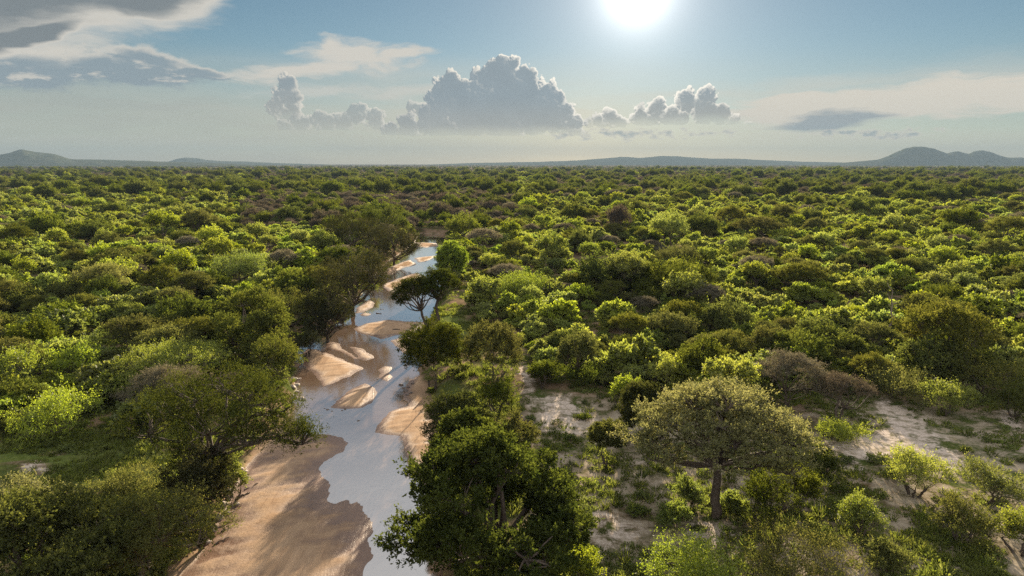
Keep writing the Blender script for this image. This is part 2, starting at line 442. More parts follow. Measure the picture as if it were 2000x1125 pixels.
OPEN = [plan(p, 0.0) for p in (
    [(1010, 690), (1060, 765), (1180, 772), (1240, 800), (1480, 815), (1700, 768), (1850, 800), (2060, 800), (2140, 1200), (1040, 1200), (1010, 800)],
    [(-60, 870), (180, 838), (300, 870), (380, 905), (420, 1000), (330, 985), (150, 960), (-60, 945)],
    [(880, 690), (900, 640), (985, 640), (1005, 690)], [(835, 660), (850, 615), (900, 600), (930, 640), (900, 665)],
    [(1120, 500), (1200, 500), (1210, 535), (1120, 535)])]
def ground_parts(x, y):
    """height, river mask, bare soil mask at plan positions"""
    x = np.asarray(x, dtype=np.float64); y = np.asarray(y, dtype=np.float64)
    far = np.hypot(x, y)
    base = (fbm(x / 34.0, y / 34.0, 3) - 0.5) * 1.5 * sstep(far, 20, 120) + (fbm(x / 5.0, y / 5.0, 9) - 0.5) * 0.30 * sstep(400 - far, 0, 200)
    z = base.copy()
    river = np.zeros_like(z)
    bare = np.full_like(z, -30.0)
    near = (np.abs(x) < 75) & (y > 15) & (y < 340)
    if near.any():
        nx, ny = x[near], y[near]
        sc = poly_sd(nx, ny, CHANNEL) + (fbm(nx / 3.0, ny / 3.0, 21) - 0.5) * 1.6
        t = np.full(nx.shape, -50.0)
        t0 = poly_sd(nx, ny, BARS[0])
        for b in BARS:
            t = np.maximum(t, poly_sd(nx, ny, b))
        flat_bar = sstep(t0, -0.3, 0.3)
        t = t + (fbm(nx / 2.2, ny / 2.2, 33, 5) - 0.5) * 1.3
        rip = (fbm(nx * 0.35 + ny * 0.2, ny * 1.2 - nx * 0.5, 41) - 0.5) * 0.16
        bed = np.where(t > 0, np.where(flat_bar > 0.5, 0.06 * np.tanh(t * 0.5) + 0.17 * np.tanh(t * 0.085), 0.17 * np.tanh(t * 0.55) + 0.12 * np.tanh(t * 0.12)) + rip * sstep(t, 0.2, 2.0), 0.35 * np.tanh(t * 0.5))
        zr = WATER_Z + bed
        up = sstep(-sc, -0.3, 3.0 + 2.5 * fbm(nx / 4, ny / 4, 52))
        zz = zr * (1 - up) + base[near] * up
        z[near] = zz
        river[near] = sstep(sc, -1.1, -0.1)
    nb = (np.abs(x) < 75) & (y > 25) & (y < 150)
    if nb.any():
        nx, ny = x[nb], y[nb]
        b = np.full(nx.shape, -30.0)
        for p in BARE:
            b = np.maximum(b, poly_sd(nx, ny, p))
        bare[nb] = b
    return z, river, bare

def gz(x, y):
    return float(ground_parts(np.array([x]), np.array([y]))[0][0])

# ------------------------------------------------------------------ materials
def material(name):
    m = bpy.data.materials.new(name)
    m.use_nodes = True
    m.node_tree.nodes.clear()
    n = NT(m.node_tree)
    out = n.new('ShaderNodeOutputMaterial')
    return m, n, out

def foliage(name, c0, c1, trans=0.45, tint=(1.25, 1.25, 0.55), spread=0.35, gloss=0.02):
    """leaves: two leaf colours mixed leaf by leaf, a shift from plant to plant, light passing through"""
    m, n, out = material(name)
    tone = n.attr('leaf_tone')
    oi = n.new('ShaderNodeObjectInfo').outputs['Random']
    col = n.mix(n.step(tone, 0.1, 0.9, kind='LINEAR'), c0, c1)
    hs = n.new('ShaderNodeHueSaturation')
    n.put(hs.inputs['Hue'], n.step(oi, 0, 1, 0.488, 0.512, 'LINEAR'))
    n.put(hs.inputs['Saturation'], n.step(n.m('FRACT', n.mul(oi, 7.31)), 0, 1, 0.82, 1.12, 'LINEAR'))
    n.put(hs.inputs['Value'], n.step(n.m('FRACT', n.mul(oi, 13.7)), 0, 1, 1 - spread, 1 + spread, 'LINEAR'))
    n.put(hs.inputs['Color'], col)
    col = hs.outputs[0]
    d = n.new('ShaderNodeBsdfDiffuse'); n.put(d.inputs[0], col)
    tr = n.new('ShaderNodeBsdfTranslucent'); n.put(tr.inputs[0], n.vm('MULTIPLY', col, tint))
    mx = n.new('ShaderNodeMixShader'); n.put(mx.inputs[0], trans)
    n.t.links.new(d.outputs[0], mx.inputs[1]); n.t.links.new(tr.outputs[0], mx.inputs[2])
    g = n.new('ShaderNodeBsdfGlossy'); n.put(g.inputs[0], (1, 1, 1)); g.inputs['Roughness'].default_value = 0.5
    mg = n.new('ShaderNodeMixShader'); n.put(mg.inputs[0], gloss)
    n.t.links.new(mx.outputs[0], mg.inputs[1]); n.t.links.new(g.outputs[0], mg.inputs[2])
    n.t.links.new(mg.outputs[0], out.inputs[0])
    return m

def bark(name, c0, c1):
    m, n, out = material(name)
    p = n.new('ShaderNodeTexCoord').outputs['Object']
    f = n.noise(n.vm('MULTIPLY', p, (9, 9, 2)), 1.0, 6, 0.65)
    b = n.new('ShaderNodeBsdfPrincipled')
    n.put(b.inputs['Base Color'], n.mix(n.step(f, 0.3, 0.7), c0, c1))
    b.inputs['Roughness'].default_value = 0.9
    b.inputs['Specular IOR Level'].default_value = 0.15
    bp = n.new('ShaderNodeBump'); bp.inputs['Strength'].default_value = 0.5; bp.inputs['Distance'].default_value = 0.05
    n.put(bp.inputs['Height'], f); n.t.links.new(bp.outputs[0], b.inputs['Normal'])
    n.t.links.new(b.outputs[0], out.inputs[0])
    return m

def ground_material():
    m, n, out = material('savannah soil and river sand')
    p = n.new('ShaderNodeNewGeometry').outputs['Position']
    x, y, z = n.sep(p)
    river = n.attr('river'); bare = n.attr('bare')
    big = n.noise(p, 0.05, 5, 0.6)
    mid = n.noise(p, 0.35, 6, 0.62, 0.4)
    fine = n.noise(p, 3.0, 5, 0.7)
    dirt = n.mix(n.step(mid, 0.35, 0.65), (0.115, 0.075, 0.048), (0.20, 0.135, 0.088))
    grass = n.mix(n.step(fine, 0.3, 0.7), (0.040, 0.056, 0.014), (0.085, 0.094, 0.028))
    soil = n.mix(n.step(n.add(n.mul(mid, 0.6), n.mul(big, 0.5)), 0.44, 0.60), grass, dirt)
    soil = n.mix(n.step(fine, 0.55, 0.75, 0.0, 0.5), soil, (0.09, 0.07, 0.045))
    dusty = n.mix(n.step(mid, 0.3, 0.7), (0.19, 0.155, 0.108), (0.31, 0.255, 0.19))
    soil = n.mix(n.mul(n.attr('open'), n.step(n.add(n.mul(mid, 0.7), n.mul(fine, 0.3)), 0.40, 0.56)), soil, dusty)
    pale = n.mix(n.step(fine, 0.25, 0.75), (0.38, 0.30, 0.245), (0.56, 0.47, 0.40))
    bm = n.step(n.add(n.add(bare, n.mul(n.sub(mid, 0.5), 11.0)), n.mul(n.sub(fine, 0.5), 3.0)), 0.3, 2.2)
    patch = n.noise(p, 0.8, 6, 0.68, 0.3)
    soil = n.mix(n.mul(n.mul(bm, n.step(patch, 0.40, 0.56, 0.10, 1.0)), n.step(fine, 0.2, 0.5, 0.5, 1.0)), soil, pale)
    lush = n.mix(n.step(fine, 0.3, 0.7), (0.070, 0.092, 0.022), (0.125, 0.145, 0.040))
    soil = n.mix(n.mul(n.attr('meadow'), n.step(mid, 0.30, 0.52)), soil, lush)
    # sand: dry where it stands above the water, dark where it is wet
    wetn = n.add(z, n.mul(n.sub(mid, 0.5), 0.16))
    h = n.sub(wetn, WATER_Z)
    stre = n.noise(n.vm('MULTIPLY', n.vm('ADD', p, (0, 0, 0)), (0.55, 0.16, 0.3)), 1.0, 5, 0.6, 1.2)
    dry = n.mix(n.step(stre, 0.35, 0.7), (0.325, 0.215, 0.136), (0.410, 0.282, 0.184))
    dry = n.mix(n.step(fine, 0.35, 0.7, 0.0, 0.3), dry, (0.36, 0.24, 0.16))
    rill = n.noise(n.vm('MULTIPLY', n.xyz(n.add(x, n.mul(y, 0.08)), y, 0.0), (3.2, 0.22, 1)), 1.0, 6, 0.66, 0.8)
    dry = n.mix(n.step(rill, 0.53, 0.66, 0.0, 0.7), dry, (0.25, 0.16, 0.105))
    wet = n.mix(n.step(mid, 0.3, 0.7), (0.135, 0.072, 0.044), (0.19, 0.108, 0.068))
    dryness = n.step(h, 0.035, 0.155)
    sand = n.mix(dryness, wet, dry)
    bankc = n.mix(n.step(mid, 0.4, 0.6), (0.10, 0.068, 0.045), (0.19, 0.125, 0.085))
    sand = n.mix(n.step(h, 0.42, 0.75), sand, bankc)
    col = n.mix(river, soil, sand)
    b = n.new('ShaderNodeBsdfPrincipled')
    n.put(b.inputs['Base Color'], col)
    n.put(b.inputs['Roughness'], n.mix(n.mul(river, n.sub(1.0, dryness)), (0.95,) * 3, (0.40,) * 3))
    n.put(b.inputs['Specular IOR Level'], n.mul(n.mul(river, n.sub(1.0, dryness)), 0.45))
    bp = n.new('ShaderNodeBump'); bp.inputs['Strength'].default_value = 0.55; bp.inputs['Distance'].default_value = 0.12
    n.put(bp.inputs['Height'], n.add(n.add(n.mul(fine, 0.5), mid), n.mul(rill, n.mul(river, -0.6)))); n.t.links.new(bp.outputs[0], b.inputs['Normal'])
    n.t.links.new(b.outputs[0], out.inputs[0])
    return m

def water_material():
    m, n, out = material('shallow silty water')
    p = n.new('ShaderNodeNewGeometry').outputs['Position']
    b = n.new('ShaderNodeBsdfPrincipled')
    f = n.noise(p, 0.12, 4, 0.6)
    n.put(b.inputs['Base Color'], n.mix(n.step(f, 0.35, 0.65), (0.155, 0.095, 0.062), (0.20, 0.135, 0.095)))
    b.inputs['Roughness'].default_value = 0.5
    b.inputs['Specular IOR Level'].default_value = 0.0
    gl = n.new('ShaderNodeBsdfGlossy'); gl.inputs['Roughness'].default_value = 0.07; n.put(gl.inputs[0], (0.97, 0.98, 1.0))
    w1 = n.noise(n.vm('MULTIPLY', p, (1.3, 0.55, 1)), 1.0, 5, 0.6, 0.8)
    w2 = n.noise(n.vm('MULTIPLY', p, (5.0, 3.0, 1)), 1.0, 3, 0.6)
    calm = n.step(n.noise(p, 0.09, 3, 0.5), 0.4, 0.62, 0.25, 1.0)
    bp = n.new('ShaderNodeBump'); bp.inputs['Distance'].default_value = 0.035
    n.put(bp.inputs['Strength'], n.mul(calm, 0.5))
    n.put(bp.inputs['Height'], n.add(w1, n.mul(w2, 0.25))); n.t.links.new(bp.outputs[0], gl.inputs['Normal'])
    lw = n.new('ShaderNodeFresnel'); lw.inputs['IOR'].default_value = 1.6; n.t.links.new(bp.outputs[0], lw.inputs['Normal'])
    mx = n.new('ShaderNodeMixShader'); n.put(mx.inputs[0], n.step(lw.outputs[0], 0.05, 0.55, 0.30, 0.95, 'LINEAR'))
    n.t.links.new(b.outputs[0], mx.inputs[1]); n.t.links.new(gl.outputs[0], mx.inputs[2])
    n.t.links.new(mx.outputs[0], out.inputs[0])
    return m

def rock_material(name, c0, c1, sc=2.0):
    m, n, out = material(name)
    p = n.new('ShaderNodeTexCoord').outputs['Object']
    f = n.noise(p, sc, 7, 0.65)
    b = n.new('ShaderNodeBsdfPrincipled')
    n.put(b.inputs['Base Color'], n.mix(n.step(f, 0.3, 0.7), c0, c1))
    b.inputs['Roughness'].default_value = 0.85
    bp = n.new('ShaderNodeBump'); bp.inputs['Strength'].default_value = 0.6; bp.inputs['Distance'].default_value = 0.06
    n.put(bp.inputs['Height'], f); n.t.links.new(bp.outputs[0], b.inputs['Normal'])
    n.t.links.new(b.outputs[0], out.inputs[0])
    return m

M = dict(
    bright=foliage('fresh yellow green leaves', (0.132, 0.162, 0.028), (0.300, 0.315, 0.058), 0.6, (1.22, 1.25, 0.6), 0.25),
    lime=foliage('lime leaves', (0.145, 0.185, 0.036), (0.290, 0.330, 0.070), 0.6, (1.2, 1.25, 0.6), 0.22),
    mid=foliage('mid green leaves', (0.088, 0.116, 0.021), (0.200, 0.220, 0.044), 0.57, (1.25, 1.25, 0.6), 0.3),
    dark=foliage('dark green leaves', (0.048, 0.064, 0.017), (0.122, 0.134, 0.034), 0.53, (1.3, 1.3, 0.6), 0.2, 0.0),
    feather=foliage('olive feathery leaves', (0.064, 0.076, 0.022), (0.145, 0.145, 0.046), 0.53, (1.25, 1.2, 0.6), 0.22, 0.0),
    thorn=foliage('dark olive feathery leaves', (0.028, 0.037, 0.010), (0.070, 0.076, 0.019), 0.46, (1.3, 1.25, 0.6), 0.12, 0.0),
    deep=foliage('deep shade green leaves', (0.026, 0.031, 0.013), (0.068, 0.067, 0.028), 0.36, (1.2, 1.15, 0.7), 0.15, 0.0),
    shade=foliage('dark glossy green leaves', (0.032, 0.046, 0.011), (0.088, 0.102, 0.022), 0.5, (1.3, 1.3, 0.6), 0.1, 0.0),
    cream=foliage('beige green leaves with pale pods', (0.112, 0.126, 0.038), (0.262, 0.258, 0.088), 0.55, (1.15, 1.12, 0.7), 0.06, 0.01),
    grey=foliage('grey brown thorn twigs and leaves', (0.100, 0.092, 0.064), (0.185, 0.165, 0.115), 0.42, (1.1, 1.02, 0.8), 0.2, 0.01),
    rust=foliage('brown purple twigs and leaves', (0.070, 0.060, 0.046), (0.135, 0.115, 0.083), 0.42, (1.1, 1.0, 0.85), 0.2, 0.0),
    grass=foliage('grass and herbs', (0.090, 0.112, 0.030), (0.180, 0.195, 0.062), 0.5, gloss=0.0),
    bark=bark('grey brown bark', (0.055, 0.042, 0.033), (0.13, 0.10, 0.08)),
    palebark=bark('pale dead wood', (0.13, 0.10, 0.08), (0.28, 0.22, 0.17)),
    ground=ground_material(), water=water_material(),
    rock=rock_material('pale river rock', (0.20, 0.15, 0.12), (0.42, 0.34, 0.28)),
    darkrock=rock_material('dark wet rock', (0.06, 0.05, 0.045), (0.17, 0.13, 0.11)),
)

# ------------------------------------------------------------------ ground sheet, water
def axis(fine_lo, fine_hi, step, ratio, lo, hi):
    a = list(np.arange(fine_lo, fine_hi + 1e-6, step))
    s, v = step, a[-1]
    while v < hi:
        s *= ratio; v += s; a.append(v)
    s, v = step, a[0]
    pre = []
    while v > lo:
        s *= ratio; v -= s; pre.append(v)
    return np.array(pre[::-1] + a)
xs = axis(-40, 46, 0.38, 1.09, -26000, 26000)
ys = np.concatenate([axis(34, 150, 0.38, 1.02, -60, 152)[:-1], axis(152, 300, 0.9, 1.06, 151.5, 26000)])
ys = np.unique(ys)
gx, gy = np.meshgrid(xs, ys)
h_, r_, b_ = ground_parts(gx.ravel(), gy.ravel())
nx_, ny_ = len(xs), len(ys)
ii = np.arange(nx_ * ny_).reshape(ny_, nx_)
quads = np.stack([ii[:-1, :-1], ii[:-1, 1:], ii[1:, 1:], ii[1:, :-1]], -1).reshape(-1, 4)
me = np_mesh('ground', np.stack([gx.ravel(), gy.ravel(), h_], -1), quads, [M['ground']], smooth=True)
o_ = np.full(h_.shape, -50.0)
sel = (np.abs(gx.ravel()) < 80) & (gy.ravel() < 330) & (gy.ravel() > 20)
for p_ in OPEN[:1]:
    o_[sel] = np.maximum(o_[sel], poly_sd(gx.ravel()[sel], gy.ravel()[sel], p_))
m_ = np.full(h_.shape, -50.0)
for p_ in [OPEN[1], OPEN[2], OPEN[3], plan([(840, 740), (920, 735), (930, 770), (850, 775)], 0.0)]:
    m_[sel] = np.maximum(m_[sel], poly_sd(gx.ravel()[sel], gy.ravel()[sel], p_))
for nm, arr in (('meadow', sstep(m_, -1.0, 2.0) * (b_ < 0.2)), ('river', r_), ('bare', b_), ('open', sstep(o_, -1.5, 2.5))):
    a = me.attributes.new(nm, 'FLOAT', 'POINT')
    a.data.foreach_set('value', arr.astype(np.float32))
tag(link('ground', me), kind='structure')
wv = np.array([(-46, 20, WATER_Z), (26, 20, WATER_Z), (26, 330, WATER_Z), (-62, 330, WATER_Z)], dtype=float)
tag(link('river_water', np_mesh('river_water', wv, np.array([[0, 1, 2, 3]]), [M['water']])), kind='structure')
# ------------------------------------------------------------------ far hills
def hill_material():
    m, n, out = material('wooded hillside')
    p = n.new('ShaderNodeNewGeometry').outputs['Position']
    f = n.noise(p, 0.012, 6, 0.7)
    b = n.new('ShaderNodeBsdfDiffuse')
    n.put(b.inputs[0], n.mix(n.step(f, 0.35, 0.65), (0.035, 0.045, 0.022), (0.085, 0.085, 0.050)))
    n.t.links.new(b.outputs[0], out.inputs[0])
    return m
M['hill'] = hill_material()

def ridge(name, dist, profile, depth, seed, rough=0.10):
    """a hill range: profile = [(u, v)] of its skyline, carried out to its real distance"""
    us = np.array([p[0] for p in profile], float)
    el = np.array([math.tan(R(azel(u, v)[1])) for u, v in profile])
    X = np.array([math.tan(R(azel(u, v)[0])) * dist for u, v in profile])
    hgt = np.maximum(el * dist + CAM_H, 0)
    xs = np.linspace(X[0], X[-1], 420)
    hh = np.interp(xs, X, hgt)
    k = np.hanning(7); k /= k.sum()
    hh = np.convolve(np.pad(hh, 3, 'edge'), k, 'valid')
    ds = np.linspace(-1, 1, 61)
    gx, gd = np.meshgrid(xs, ds)
    fall = np.clip(1 - np.abs(gd) ** 1.7, 0, 1)
    n1 = fbm(gx / (dist * 0.018), gd * depth / (dist * 0.018), seed, 5) - 0.5
    z = np.interp(gx, xs, hh) * fall * (1 + rough * 2 * n1 * (0.3 + np.abs(gd))) - 3 + n1 * 4
    v = np.stack([(gx * (1 + gd * depth / dist)).ravel(), (dist + gd * depth).ravel(), z.ravel()], -1)
    nx, ny = len(xs), len(ds)
    ii = np.arange(nx * ny).reshape(ny, nx)
    q = np.stack([ii[:-1, :-1], ii[:-1, 1:], ii[1:, 1:], ii[1:, :-1]], -1).reshape(-1, 4)
    return tag(link(name, np_mesh(name, v, q, [M['hill']], smooth=True)), kind='structure')
ridge('hill', 8800, [(-330, 322), (-220, 318), (-120, 312), (-40, 301), (0, 297), (20, 293), (32, 288), (42, 285), (54, 288), (68, 292), (84, 294), (105, 297), (122, 303), (137, 308.5), (180, 310), (250, 312), (330, 315), (420, 318), (520, 323)], 1300, 5)
ridge('hill', 13500, [(300, 321), (328, 315), (345, 309), (362, 306), (385, 308), (402, 311), (430, 314), (480, 315), (540, 318), (640, 321)], 1200, 8)
ridge('hill', 14500, [(820, 322), (920, 318), (1040, 316), (1130, 313), (1180, 309), (1215, 306), (1250, 308), (1290, 304), (1330, 305), (1390, 309), (1440, 309), (1500, 312), (1560, 315), (1620, 316), (1700, 319), (1800, 322)], 1500, 13)
ridge('hill', 10500, [(1600, 323), (1650, 317), (1690, 313), (1716, 310), (1735, 302), (1750, 294), (1768, 285), (1785, 281), (1805, 281), (1825, 285), (1838, 291), (1850, 296), (1860, 292), (1872, 290), (1884, 294), (1893, 296), (1904, 290), (1918, 288), (1935, 291), (1952, 299), (1968, 305), (1990, 304), (2030, 308), (2100, 314), (2200, 322)], 800, 17, 0.06)

# ------------------------------------------------------------------ trees and bushes
def norm(a):
    return a / np.maximum(np.linalg.norm(a, axis=-1, keepdims=True), 1e-9)

def tubes(chains, sides=6):
    V, F, k = [], [], 0
    ang = np.arange(sides) * 2 * math.pi / sides
    for pts, rad in chains:
        pts = np.asarray(pts, float)
        d = norm(np.gradient(pts, axis=0))
        ref = np.array([0.31, 0.92, 0.2]) if abs(d[0][2]) > 0.7 else np.array([0.1, 0.15, 1.0])
        a = norm(np.cross(d, ref)); b = np.cross(d, a)
        ring = pts[:, None, :] + np.asarray(rad)[:, None, None] * (np.cos(ang)[None, :, None] * a[:, None, :] + np.sin(ang)[None, :, None] * b[:, None, :])
        n = len(pts)
        V.append(ring.reshape(-1, 3))
        i = np.arange(sides)
        for j in range(n - 1):
            F.append(np.stack([k + j * sides + i, k + j * sides + (i + 1) % sides, k + (j + 1) * sides + (i + 1) % sides, k + (j + 1) * sides + i], -1))
        k += n * sides
    return np.concatenate(V), np.concatenate(F)

def limb(a, b, rng, sag=0.12, n=5):
    a, b = np.asarray(a, float), np.asarray(b, float)
    t = np.linspace(0, 1, n)[:, None]
    p = a + (b - a) * t
    L = np.linalg.norm(b - a)
    w = np.sin(t * math.pi)
    p = p + w * rng.normal(0, sag * L * 0.5, 3) + w * np.array([0, 0, -1]) * 0.0
    p[1:-1] += rng.normal(0, 0.03 * L, (n - 2, 3))
    return p

def leaf_quads(c, r, out, rng, ntw, nlf, size, width, flat, up, spread):
    """twigs leave each clump outwards and carry leaves"""
    k = len(c)
    rep = lambda a: np.repeat(a, ntw, axis=0)
    C, Rr, O = rep(c), rep(r)[:, None], rep(out)
    T = len(C)
    d = O * (1 - spread) + rng.normal(0, 1, (T, 3)) * np.array([1, 1, flat]) * spread
    d[:, 2] += up
    d = norm(d)
    base = C + rng.normal(0, 0.33, (T, 3)) * np.array([1, 1, flat]) * Rr
    L = Rr * rng.uniform(0.45, 1.15, (T, 1))
    t = rng.uniform(0.05, 1.0, (T, nlf, 1))
    p = base[:, None] + d[:, None] * L[:, None] * t + rng.normal(0, 0.07, (T, nlf, 3)) * L[:, None]
    p = p.reshape(-1, 3)
    dd = np.repeat(d, nlf, axis=0)
    n = len(p)
    ax = norm(dd * 0.7 + rng.normal(0, 0.75, (n, 3)) + np.array([0, 0, 0.1]))
    sd = norm(np.cross(ax, rng.normal(0, 1, (n, 3)) + np.array([0, 0, 1.1])))
    s = size * rng.uniform(0.55, 1.4, (n, 1))
    w = s * width * 0.5
    v = np.stack([p, p + ax * s * 0.5 + sd * w, p + ax * s, p + ax * s * 0.5 - sd * w], 1).reshape(-1, 3)
    q = np.arange(n * 4).reshape(n, 4)
    tone = np.clip(np.repeat(np.repeat(rng.uniform(0, 1, k), ntw), nlf) * 0.5 + rng.uniform(0, 1, n) * 0.5, 0, 1)
    return v, q, tone

def sphere_dirs(n, rng, lo=-0.35):
    z = rng.uniform(lo, 1, n)
    a = rng.uniform(0, 2 * math.pi, n)
    r = np.sqrt(1 - z * z)
    return np.stack([np.cos(a) * r, np.sin(a) * r, z], -1)

def grow(seed, lobes, fork, leaf, bark_m, trunk_r=0.25, stems=1, nclump=14, clump=0.9, ntw=9, nlf=12, size=0.22, width=0.5,
         flat=0.8, up=0.15, spread=0.6, lo=-0.35, shell=(0.55, 1.0), merge=False, name='tree', bare=0.0, twig=0.25):
    """lobes: [(x, y, z, rx, rz)]: leafy masses of the crown; fork: where the bole divides. Returns (wood mesh, leaf mesh)"""
    rng = np.random.default_rng(seed)
    chains = []
    fork = np.asarray(fork, float)
    cs, rs, os = [], [], []
    feet = [np.zeros(3)] if stems == 1 else [np.array([math.cos(a), math.sin(a), 0]) * trunk_r * 1.2 for a in rng.uniform(0, 6.28, stems)]
    tops = []
    for i, f in enumerate(feet):
        top = fork if stems == 1 else fork * np.array([1, 1, rng.uniform(0.7, 1.1)]) + np.append(f[:2] * 2.5, 0) + np.append(rng.normal(0, 0.25, 2) * fork[2], 0)
        p = limb(f + np.array([0, 0, -0.3]), top, rng, 0.10, 6)
        rr = trunk_r / math.sqrt(stems)
        chains.append((p, np.linspace(rr * 1.25, rr * 0.72, 6)))
        tops.append(top)
    for (lx, ly, lz, rx, rz) in lobes:
        lc = np.array([lx, ly, lz], float)
        src = min(tops, key=lambda q: np.linalg.norm(q - lc))
        hub = lc + np.array([0, 0, -rz * 0.45])
        rr = trunk_r * 0.55 / math.sqrt(max(stems, 1)) * (0.6 + 0.4 * rng.random())
        chains.append((limb(src, hub, rng, 0.22), np.linspace(rr, rr * 0.45, 5)))
        n = max(3, int(nclump * rng.uniform(0.8, 1.2)))
        d = sphere_dirs(n, rng, lo)
        rad = rng.uniform(shell[0], shell[1], (n, 1))
        c = lc + d * rad * np.array([rx, rx, rz])
        o = norm(d * np.array([1, 1, rx / max(rz, 0.1) * 0.5 + 0.5]))
        cs.append(c); os.append(o)
        rs.append(clump * rng.uniform(0.65, 1.3, n))
        for j in rng.choice(n, min(n, 11 if n < 60 else 36), replace=False):
            chains.append((limb(hub, c[j], rng, 0.2, 4), np.linspace(rr * 0.42, rr * 0.12 + 0.006, 4)))
    c, r, o = np.concatenate(cs), np.concatenate(rs), np.concatenate(os)
    if bare > 0:
        keep = rng.random(len(c)) > bare
        c, r, o = c[keep], r[keep], o[keep]
    lv, lq, tone = leaf_quads(c, r, o, rng, ntw, nlf, size, width, flat, up, spread)
    tv, tq = tubes(chains)
    if merge:
        v = np.concatenate([tv, lv]); q = np.concatenate([tq, lq + len(tv)])
        mi = np.concatenate([np.zeros(len(tq)), np.ones(len(lq))])
        tn = np.concatenate([np.zeros(len(tq)), tone])
        return np_mesh(name, v, q, [bark_m, leaf], tn, mi)
    return (np_mesh(name + '_trunk', tv, tq, [bark_m], smooth=True), np_mesh(name + '_crown', lv, lq, [leaf], tone))

# crown plans ------------------------------------------------------
def plan_bush(seed, H, Rr, n=6):
    g = np.random.default_rng(seed + 77)
    out = []
    for i in range(n):
        a = i * 2.4 + g.uniform(-0.5, 0.5); rr = Rr * math.sqrt((i + 0.3) / n) * 0.72
        h = H * g.uniform(0.62, 1.0) * (1 - 0.25 * (rr / Rr) ** 2)
        rz = h * g.uniform(0.34, 0.44)
        out.append((math.cos(a) * rr, math.sin(a) * rr, h - rz, Rr * g.uniform(0.34, 0.5), rz))
    return out
def plan_dome(seed, H, Rr, bole, n=7):
    g = np.random.default_rng(seed + 78)
    out = [(0, 0, bole + (H - bole) * 0.55, Rr * 0.62, (H - bole) * 0.45)]
    for i in range(n):
        a = i * 2 * math.pi / n + g.uniform(-0.3, 0.3)
        rr = Rr * g.uniform(0.52, 0.68)
        zc = bole + (H - bole) * g.uniform(0.25, 0.58)
        out.append((math.cos(a) * rr, math.sin(a) * rr, zc, Rr * g.uniform(0.32, 0.42), (H - bole) * g.uniform(0.26, 0.36)))
    return out
def plan_ragged(seed, H, Rr, bole, n=18):
    g = np.random.default_rng(seed + 81)
    out = []
    for i in range(n):
        q = (i + 0.5) / n
        a = i * 2.39996 + g.uniform(-0.4, 0.4)
        el = math.asin(min(1.0, q * 1.02)) if i % 3 else g.uniform(0.0, 0.5)
        k = g.uniform(0.62, 0.86)
        out.append((math.cos(a) * math.cos(el) * Rr * k, math.sin(a) * math.cos(el) * Rr * k, bole + (H - bole) * (0.16 + 0.70 * math.sin(el) * g.uniform(0.85, 1.05)),
                    Rr * g.uniform(0.2, 0.34), (H - bole) * g.uniform(0.10, 0.17)))
    return out
def plan_umbrella(seed, H, Rr, thick, drop, n=16):
    g = np.random.default_rng(seed + 79)
    out = []
    for i in range(n):
        a = i * 2.39996 + g.uniform(-0.25, 0.25); q = math.sqrt((i + 0.4) / n)
        rr = Rr * q * 0.80
        z = H - thick - drop * q ** 2.2 + g.uniform(-0.5, 0.25) * thick
        out.append((math.cos(a) * rr, math.sin(a) * rr, z, Rr * g.uniform(0.20, 0.31), thick * g.uniform(0.7, 1.1)))
    return out
def plan_layered(seed, H, Rr, n=9):
    g = np.random.default_rng(seed + 80)
    return [(math.cos(i * 2.4) * Rr * g.uniform(0.2, 0.68), math.sin(i * 2.4) * Rr * g.uniform(0.2, 0.68), H * g.uniform(0.45, 0.97), Rr * g.uniform(0.3, 0.45), 0.28 * g.uniform(0.7, 1.3)) for i in range(n)]

# prototypes: kind -> list of (height, radius, wood mesh, leaf mesh)
PROTO = {}
def proto(key, H, Rr, **kw):
    kw.setdefault('bark_m', M['bark'])
    PROTO.setdefault(key, []).append((H, Rr, grow(name=key, **kw), kw))
def bush_set(key, leaf, seeds, H, Rr, **kw):
    for s in seeds:
        a = dict(seed=s, lobes=plan_bush(s, H, Rr, kw.get('n', 7)), fork=(0, 0, H * 0.3), leaf=leaf, trunk_r=0.16, stems=4, nclump=19, clump=0.5,
                 ntw=6, nlf=8, size=0.36, width=0.6, flat=0.9, up=0.55, spread=0.5, lo=-0.2, shell=(0.6, 1.12))
        a.update({k: v for k, v in kw.items() if k != 'n'})
        proto(key, H, Rr, **a)
bush_set('bright', M['bright'], (1, 2, 3, 4, 5), 4.2, 2.7)
bush_set('lime', M['lime'], (11, 12, 13, 14), 4.0, 2.6, clump=0.5, size=0.40, up=0.7)
bush_set('mid', M['mid'], (21, 22, 23, 24), 4.0, 2.7)
for s in (31, 32, 33):
    proto('tall', 7.0, 3.4, seed=s, lobes=plan_dome(s, 7.0, 3.4, 2.0, 7), fork=(0.2, 0, 2.2), leaf=M['bright'], trunk_r=0.2, stems=2, nclump=14, clump=0.75,
          ntw=7, nlf=8, size=0.32, width=0.55, up=0.3, spread=0.6, lo=-0.2)
for s in (41, 42, 43):
    proto('dark', 6.0, 3.6, seed=s, lobes=plan_dome(s, 6.0, 3.6, 0.8, 8), fork=(0, 0, 1.4), leaf=M['dark'], trunk_r=0.25, stems=2, nclump=22, clump=0.75,
          ntw=8, nlf=9, size=0.26, width=0.5, up=0.2, spread=0.6, lo=-0.3)
for s in (51, 52, 53):
    proto('feather', 5.2, 3.6, seed=s, lobes=plan_umbrella(s, 5.2, 3.6, 0.75, 1.5, 15), fork=(0, 0, 1.6), leaf=M['feather'], trunk_r=0.18, stems=2, nclump=16, clump=0.55,
          ntw=8, nlf=11, size=0.17, width=0.4, flat=0.5, up=0.25, spread=0.55, lo=-0.5)
